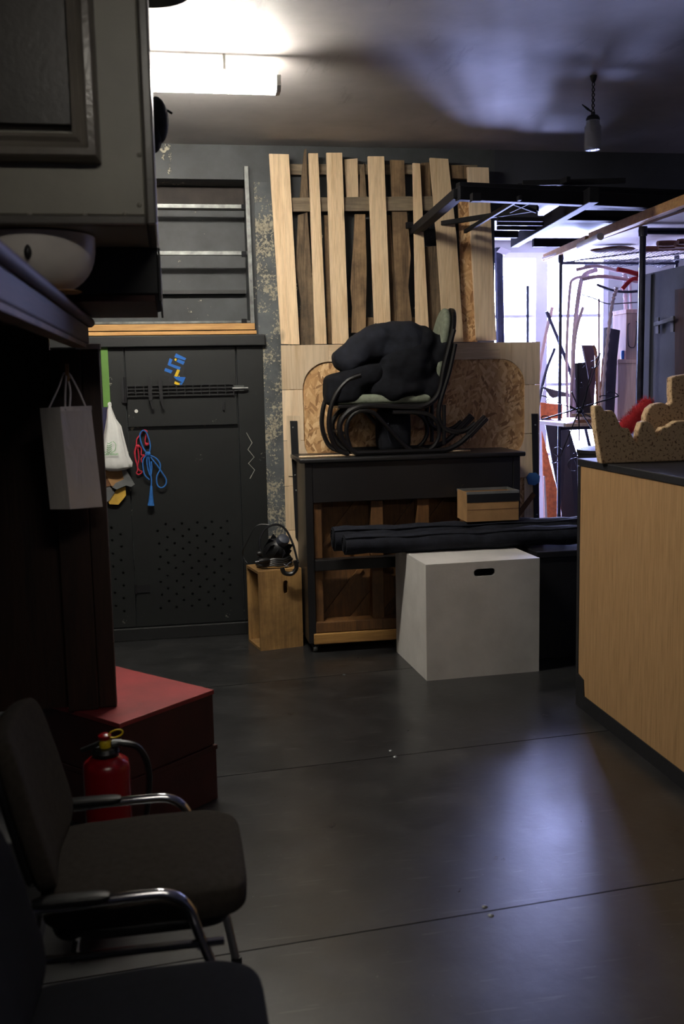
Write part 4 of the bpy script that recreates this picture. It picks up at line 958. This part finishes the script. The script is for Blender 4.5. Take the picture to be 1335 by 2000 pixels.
part('edge_timber', MB().bar((2.62, 4.5, TZ+.04), (2.70, 6.18, TZ+.04), .045, .055), m_pinex, t, bevel=.004)
part('edge_timber', MB().bar((2.69, 6.2, TZ+.03), (2.77, 7.15, TZ+.03), .045, .05), m_pinex, t, bevel=.004)
solo('white_tube', 'white tube lying under the timber edge of the pipe rack', 'tube', MB().tube([PZ(1131,481,2.47), PZ(1172,462,2.47)], .022, 12), m_winframe, True)
# wire netting and sticks under the top
nt = MB(); nz0 = TZ-.03
for i in range(38):
    x = 2.78+i*.022
    nt.tube([Vector((x, 6.1+.9*j/10, nz0-.015+.012*math.sin(x*18+j*.9))) for j in range(11)], .0016, 3, cap=False)
for j in range(34):
    y = 6.1+j*.027
    nt.tube([Vector((2.78+.84*i/10, y, nz0-.015+.012*math.sin((2.78+.84*i/10)*18+(y-6.1)/.09*.9))) for i in range(11)], .0016, 3, cap=False)
solo('wire_netting', 'sheet of fine wire netting lying in the top of the pipe rack', 'netting', nt, m_wire)
bl = MB().blob((2.96, 6.35, nz0+.02), (.12,.06,.018)).blob((2.86, 6.38, nz0+.015), (.08,.04,.014))
solo('brown_rag', 'brown rag lying on the wire netting in the pipe rack', 'rag', bl, m_brownstick, True)
for i, (x, y, ln, a_) in enumerate([(2.96,6.02,.6,.02),(3.04,5.95,.62,.02),(3.0,5.88,.64,.02),(3.08,5.81,.6,.02),(3.06,5.74,.55,.02),(3.14,5.67,.5,.02)]):
    z = TZ-.055+.008*(i % 3)
    solo('bark_stick', 'brown bark stick under the rack top, '+['farthest left and deepest of the six', 'second deepest of the six', 'third from the back of the six', 'third from the front of the six', 'second nearest the viewer', 'nearest the viewer, shortest'][i], 'stick', MB().tube(crom([(x, y, z), (x+ln*.5, y+ln*.5*a_+.01, z+.008), (x+ln, y+ln*a_, z)]), [.017+.003*math.sin(k_) for k_ in range(13)], 7), m_brownstick, True, group='sticks under the rack top')
# locker and boxes on the shelf
t = thing('grey_locker', 'blue grey metal cupboard with a latch bar on the pipe rack shelf', 'cupboard', (3.15, 5.6, 1.34))
zt2 = PX(1258,535,2.83).z
part('cupboard_body', MB().box((2.842, 5.15, 1.42), (3.5, 5.80, zt2)), m_locker, t, bevel=.005)
part('plinth', MB().box((2.835, 5.15, 1.34), (3.5, 5.81, 1.418)), m_blackpaint, t)
part('door_edge', MB().box((2.83, 5.62, 1.43), (2.8415, 5.79, zt2-.01)), m_locker, t, bevel=.002)
part('brown_panel', MB().prism([PX(1317,566,2.826), PX(1352,560,2.826), PX(1352,735,2.826), PX(1317,732,2.826)], (.015,0,0)), wood('dark_panel', (70, 48, 36), (44, 30, 24), 'z'), t)
lt = part('latch_bar', MB().bar(PX(1277,634,2.80), PX(1316,622,2.80), .012, .022), m_steel, t, bevel=.002)
for x in (1282, 1311): part('latch_plate', MB().prism([PX(x-3,618+(1311-x)*.1,2.82), PX(x+3,617+(1311-x)*.1,2.82), PX(x+3,648+(1311-x)*.1,2.82), PX(x-3,649+(1311-x)*.1,2.82)], (.009,0,0)), m_steel, lt)
def pbox(label, x0p, x1p, y0p, y1p, Y, dep, zb_):
    a = PY(x0p, y0p, Y); b = PY(x1p, y1p, Y)
    t = thing('plywood_box', label, 'box', ((a.x+b.x)/2, Y+dep/2, zb_))
    part('box_body', MB().box((a.x, Y, zb_), (b.x, Y+dep, a.z-.028)), m_ply2, t, bevel=.003)
    part('box_lid', MB().box((a.x-.006, Y-.006, a.z-.0275), (b.x+.006, Y+dep+.006, a.z)), m_ply2, t, bevel=.003)
    return t, a, b
t1, a, b = pbox('larger pinkish plywood box at the bottom, standing on the rack shelf', 1207, 1264, 702, 815, 6.5, .25, 1.3385)
t2, a2, b2 = pbox('smaller plywood box with a wire loop, stacked on the larger box', 1223, 1264, 604, 702, 6.52, .22, a.z+.001)
lp = [PY(x, y, 6.513) for x, y in crop([(838,285),(822,310),(825,440),(838,470),(860,475),(880,450),(892,290),(885,270)], 1020, 560, 4)]
part('wire_loop', MB().tube(crom(lp), .003, 5), m_wire, t2, True)
# ---------------- stored black frames over the opening
t = thing('black_steel_frame', 'black steel ladder frame stored flat under the ceiling beam', 'frame', (2.2, 5.8, 2.57))
FZ = 2.60
def fz_(x, y, z=FZ): return PZ(x, y, z)
def fbar(p0, p1, w, h, nm='rail', z=FZ): part(nm, MB().bar(fz_(*p0, z), fz_(*p1, z), w, h), m_blacksteel, t, bevel=.004)
fbar((893,378),(1335,398), .06, .07)
fbar((893,366),(1335,384), .05, .05, z=FZ+.07)
fbar((893,378),(803,455), .045, .05)
fbar((905,380),(815,456), .02, .03)
fbar((800,455),(1010,458), .035, .045)
fbar((793,440),(955,446), .03, .04, z=FZ+.03)
fbar((838,440),(1050,407), .025, .03, 'crossbar', FZ+.04)
fbar((908,452),(1016,386), .02, .025, 'diagonal', FZ-.02)
fbar((963,383),(1046,413), .012, .02, 'diagonal', FZ-.01)
fbar((995,413),(1048,388), .012, .02, 'diagonal', FZ-.01)
for y in (428, 436, 445): fbar((970,y),(1060,y+1), .02, .025, 'crossbar', FZ-.01)
part('foot_block', MB().obox(fz_(819,462,FZ-.035), Vector((.025,0,0)), Vector((0,.03,0)), Vector((0,0,.025))), m_blacksteel, t)
part('foot_block', MB().obox(fz_(928,386,FZ-.045), Vector((.022,0,0)), Vector((0,.025,0)), Vector((0,0,.02))), m_blacksteel, t)
t = thing('black_bed_frame', 'heavy black rectangular frame stored flat beside the ladder frame', 'frame', (2.7, 6.4, 2.57))
fbar((1004,472),(1160,380), .055, .08)
fbar((1040,474),(1150,474), .04, .06)
fbar((1085,422),(1240,424), .09, .06)
fbar((1130,480),(1250,420), .04, .05, z=FZ+.02)
t = thing('black_rod_bundle', 'thin dark rods lying on the stored frames below the beam', 'rods', (2.8, 5.6, 2.66))
for p0, p1, z in (((1020,358),(1220,353),2.72),((1010,364),(1335,376),2.72),((1100,396),(1335,404),2.66),((1060,388),(1240,394),2.68),((1070,366),(1110,350),2.72)):
    part('rod', MB().bar(fz_(*p0, z), fz_(*p1, z), .022, .028), m_blacksteel, t)
part('flat_board', MB().prism([PZ(1050,378,2.69), PZ(1335,388,2.69), PZ(1335,426,2.69), PZ(1050,421,2.69)], (0,0,.02)), m_blackpaint, t)

# ================================================================== clutter before the window
def stick(name, label, pts, Y, r, m, cat='stick', k=5, ground=False, grp=None):
    if callable(r): k = 24
    P = trace(pts, Y, k) if len(pts) > 2 else [PY(*p, Y) for p in pts]
    if ground:
        dd = P[-1]-P[-2]; P.append(P[-1]+dd*((.004-P[-1].z)/dd.z))
    if callable(r): r = [r(i) for i in range(len(P))]
    return solo(name, label, cat, MB().tube(P, r, 8), m, True, group=grp)
stick('window_pole', 'thick grey post standing left in front of the window', [(973,484),(977,700),(980,1060)], 7.6, .035, m_pipe, 'post', ground=True)
part_ = solo('pole_bracket', 'pale angled bracket on the thick post by the window', 'bracket', slab([(970,492),(978,482),(998,490),(986,498)], 7.56, .05), m_winframe)
stick('leaning_stick', 'reddish stick leaning right of the plywood panel by the window', [(1078,600),(1052,730),(1030,1000)], 7.3, .014, m_ply2, ground=True)
stick('leaning_stick', 'dark stick slanting down right before the window', [(1067,608),(1126,770),(1190,1050)], 7.25, .014, m_pipe, ground=True)
stick('leaning_stick', 'short grey stick slanting down left before the window', [(1083,680),(1056,765),(1020,1000)], 7.2, .012, m_pipe, ground=True)
stick('window_rod', 'thin upright rod standing before the left window pane', [(1030,558),(1030,800),(1031,1000)], 7.9, .012, m_pipe, ground=True)
stick('curved_branch', 'tall pale branch curving right at its top before the window', [(1165,527),(1142,536),(1132,560),(1122,640),(1118,720),(1121,816)], 6.75, .017, m_paletube, 'branch', grp='pale branches on the rack shelf')
stick('curved_branch', 'thin pale branch left of the tall curved branch', [(1150,540),(1120,545),(1112,570),(1106,690),(1108,816)], 6.78, .011, m_paletube, 'branch', grp='pale branches on the rack shelf')
stick('curved_branch', 'short pale branch bending low beside the far pipe', [(1138,600),(1124,650),(1116,740),(1114,816)], 6.7, .012, m_paletube, 'branch', grp='pale branches on the rack shelf')
stick('roped_pole', 'slanting rope wound pole with knob below the netting', [(1204,562),(1194,600),(1182,700),(1172,816)], 6.40, lambda i: .02 if i < 2 else .012+.0035*math.sin(i*1.6), m_paletube, 'pole')
stick('roped_pole', 'upright thick rope wound pole behind the smaller plywood box', [(1219,532),(1221,590),(1222,700),(1223,816)], 6.82, lambda i: .02 if i < 2 else .015+.0035*math.sin(i*1.6), m_paletube, 'pole')
stick('roped_pole', 'upright thin pole just right of the thick rope wound one', [(1229,540),(1231,590),(1232,700),(1232,816)], 6.82, .010, m_paletube, 'pole')
stick('cross_branch', 'pale branch lying level below the wire netting', [(1125,527),(1165,520),(1210,530),(1250,532)], 6.62, .012, m_paletube, 'branch')
stick('cross_branch', 'second level branch with dark bark under the first', [(1135,546),(1170,540),(1215,545),(1250,552)], 6.58, .014, m_paletube, 'branch')
stick('cross_branch', 'dark twig slanting down right across the window light', [(1165,556),(1195,567),(1225,570),(1250,568)], 6.55, .010, m_pipe, 'branch')
stick('red_branch', 'red painted branch high behind the near pipe upright', [(1205,526),(1225,530),(1252,538)], 6.4, .016, m_redfab, 'branch')
stick('red_branch', 'red painted branch lower behind the near pipe upright', [(1214,565),(1235,545),(1256,548)], 6.4, .014, m_redfab, 'branch')
stick('sagging_wire', 'thin wire sagging across between the branches', [(1135,575),(1160,583),(1185,593),(1220,592),(1250,590)], 6.5, .004, m_wire, 'wire')
stick('orange_batten', 'orange batten slanting beside the plywood boxes', [(1217,655),(1209,700),(1203,816)], 6.80, .016, m_osbred, 'batten')
solo('blue_can', 'small blue can standing between the boxes and the batten', 'can', MB().lathe([(.012,0),(.016,.004),(.016,.055),(.012,.06)], (PY(1219,702,6.56).x-.01, 6.56, a.z+.0015), n=14), m_tblue, True)
def wedge(name, label, pts, Y, th, m, cat): return solo(name, label, cat, slab(pts, Y, th), m, bevel=.004)
wedge('purple_case', 'tall dark purple case standing on the shelf before the window', [(1184,639),(1211,645),(1205,700),(1199,816),(1181,816)], 6.44, .05, plain('purple_black', (62, 52, 64), .5), 'case')
tb = wedge('black_board', 'black tapered board with bent wires standing on the shelf', [(1125,709),(1143,707),(1158,800),(1158,816),(1127,816)], 6.66, .03, m_blackpaint, 'board')
wedge('dark_funnel', 'dark tapered board top among the sticks before the window', [(1137,674),(1160,674),(1163,740),(1158,816),(1152,816),(1150,740)], 6.72, .03, plain('plum_board', (74, 56, 66), .6), 'board')
stick('upright_stick', 'brown stick standing upright right of the dark tapered board', [(1158,674),(1164,700),(1166,816)], 6.6, .011, m_brownstick)
stick('upright_stick', 'spiny pale stick rising between the boards and purple case', [(1169,583),(1169,680),(1170,816)], 6.58, .008, m_paletube)
stick('upright_stick', 'slanting brown stick against the purple case', [(1178,700),(1174,760),(1171,816)], 6.56, .012, m_brownstick)
wedge('curved_black_blade', 'curved black blade shaped piece beside the plywood panel', [(1057,755),(1068,757),(1090,763),(1112,768),(1112,776),(1092,775),(1080,778),(1074,774),(1066,762)], 7.1, .02, m_blackpaint, 'blade')
wedge('orange_chipboard', 'orange chipboard sheet leaning below the window', [(1056,786),(1098,790),(1098,818),(1056,818)], 7.05, .02, m_osbred, 'board')
# coiled boards stacked on the shelf
for i, (x0, x1) in enumerate(((1135,1200),(1140,1202),(1132,1196))):
    aa, bb = PY(x0, 815, 6.3), PY(x1, 815, 6.3)
    solo('flat_batten', ['bottom batten of the three stacked on the rack shelf', 'middle batten of the three stacked on the rack shelf', 'top batten of the three stacked on the rack shelf'][i], 'batten', MB().box((aa.x, 6.34+.01*i, 1.3385+.021*i), (bb.x-.09, 6.43+.01*i, 1.3575+.021*i)), [m_brownstick, m_paletube, m_old][i], bevel=.002, group='battens on the rack shelf')
# wire plant stand with curls
t = thing('wire_stand', 'black wire stand with radiating rods and curled ends', 'stand', PY(1131,1040,6.0))
WY = 5.98
E6 = lambda pts: crop(pts, 1040, 640, 6.068)
def wrod(pts, r=.005, Y=WY, nm='rod', k=4): part(nm, MB().tube(trace(E6(pts), Y, k) if len(pts) > 2 else [PY(*p, Y) for p in E6(pts)], r*.7, 6), m_wire, t, True)
wrod([(105,1090),(1015,810)], .007)
wrod([(540,420),(540,1100)], .006); wrod([(545,1060),(555,1500)], .006)
wrod([(800,300),(560,1000)], .006); wrod([(700,450),(590,980)], .006)
wrod([(530,1020),(315,1550)], .006); wrod([(560,980),(760,1290)], .006); wrod([(440,930),(740,1090)], .006); wrod([(460,760),(560,1000)], .006)
wrod([(240,870),(540,980)], .005)
for pts in ([(350,1440),(310,1415),(260,1430),(245,1480),(280,1510),(305,1545),(290,1590),(240,1610),(205,1580)], [(530,1500),(490,1490),(470,1530),(500,1570),(520,1640)], [(520,1540),(450,1560),(415,1620),(450,1690),(500,1700)], [(240,870),(190,850),(155,880),(200,890),(240,880)], [(105,1090),(110,1055),(160,1045),(190,1060)], [(1015,810),(970,770),(900,760),(880,770)], [(800,830),(790,815),(850,805),(960,820)], [(180,860),(160,820),(100,805)], [(585,430),(605,425),(615,450),(595,470)], [(575,650),(590,700),(560,712)], [(690,400),(740,380),(800,310)], [(410,1410),(440,1385),(430,1370)], [(700,480),(760,460),(790,400)]):
    wrod(pts, .0045, nm='curl')
part('hub', MB().blob(PY(*E6([(555,985)])[0], WY), (.02,.02,.02)), m_wire, t, True)
hb = PY(*E6([(555,1500)])[0], WY); part('foot_rod', MB().tube([hb, Vector((hb.x, WY, .01))], .006, 6), m_wire, t, True)
part('foot_ring', MB().tube([Vector((hb.x+.12*math.cos(w*math.pi/10), WY+.06*math.sin(w*math.pi/10), .007)) for w in range(20)], .006, 6, True).tube([(hb.x-.12, WY, .007), (hb.x+.12, WY, .007)], .005, 6), m_wire, t, True)
# leaning sheets under the shelf
def lean(name, label, pts, Y0, Y1, th, m, cat='board'):
    P = []
    ymin, ymax = min(p[1] for p in pts), max(p[1] for p in pts)
    for x, y in pts: P.append(PY(x, y, Y1+(Y0-Y1)*(y-ymin)/(ymax-ymin)))
    for p in P: p.z = max(p.z, 0.0)
    return solo(name, label, cat, MB().prism(P, (0, th, 0)), m, bevel=.002)
lean('black_tapered_panel', 'large black tapered panel leaning under the rack shelf', [(1062,815),(1108,825),(1132,905),(1132,1180),(1098,1180),(1096,1000)], 7.55, 7.75, .02, m_blackpaint)
lean('chipboard_sheet', 'orange chipboard panel leaning behind the right steel strap', [(1058,842),(1094,980),(1102,1190),(1066,1190)], 7.35, 7.5, .015, m_osbred)
lean('pale_lath', 'narrow pale lath standing beside the right steel strap', [(1061,930),(1064,930),(1076,1200),(1068,1200)], 7.2, 7.3, .012, m_winframe, 'lath')
wedge('white_panel_edge', 'white panel edge standing behind the black tapered panel', [(1118,928),(1134,928),(1134,1150),(1112,1150)], 7.85, .02, m_winframe, 'panel')
ctr = PY(1160,880,5.35)
t = thing('black_bin', 'rounded black bin standing behind the counter end', 'bin', (2.31, 5.05, 0))
zb_t = PY(1160,874,5.05).z
part('bin_body', MB().lathe([(.13,0),(.16,.4),(.175,zb_t-.03)], (2.33, 5.05, 0), n=24), m_blackpaint, t, True)
part('bin_lid', MB().lathe([(.18,zb_t-.029),(.18,zb_t-.01),(.14,zb_t),(.05,zb_t+.01)], (2.33, 5.05, 0), n=24), m_blackpaint, t, True)
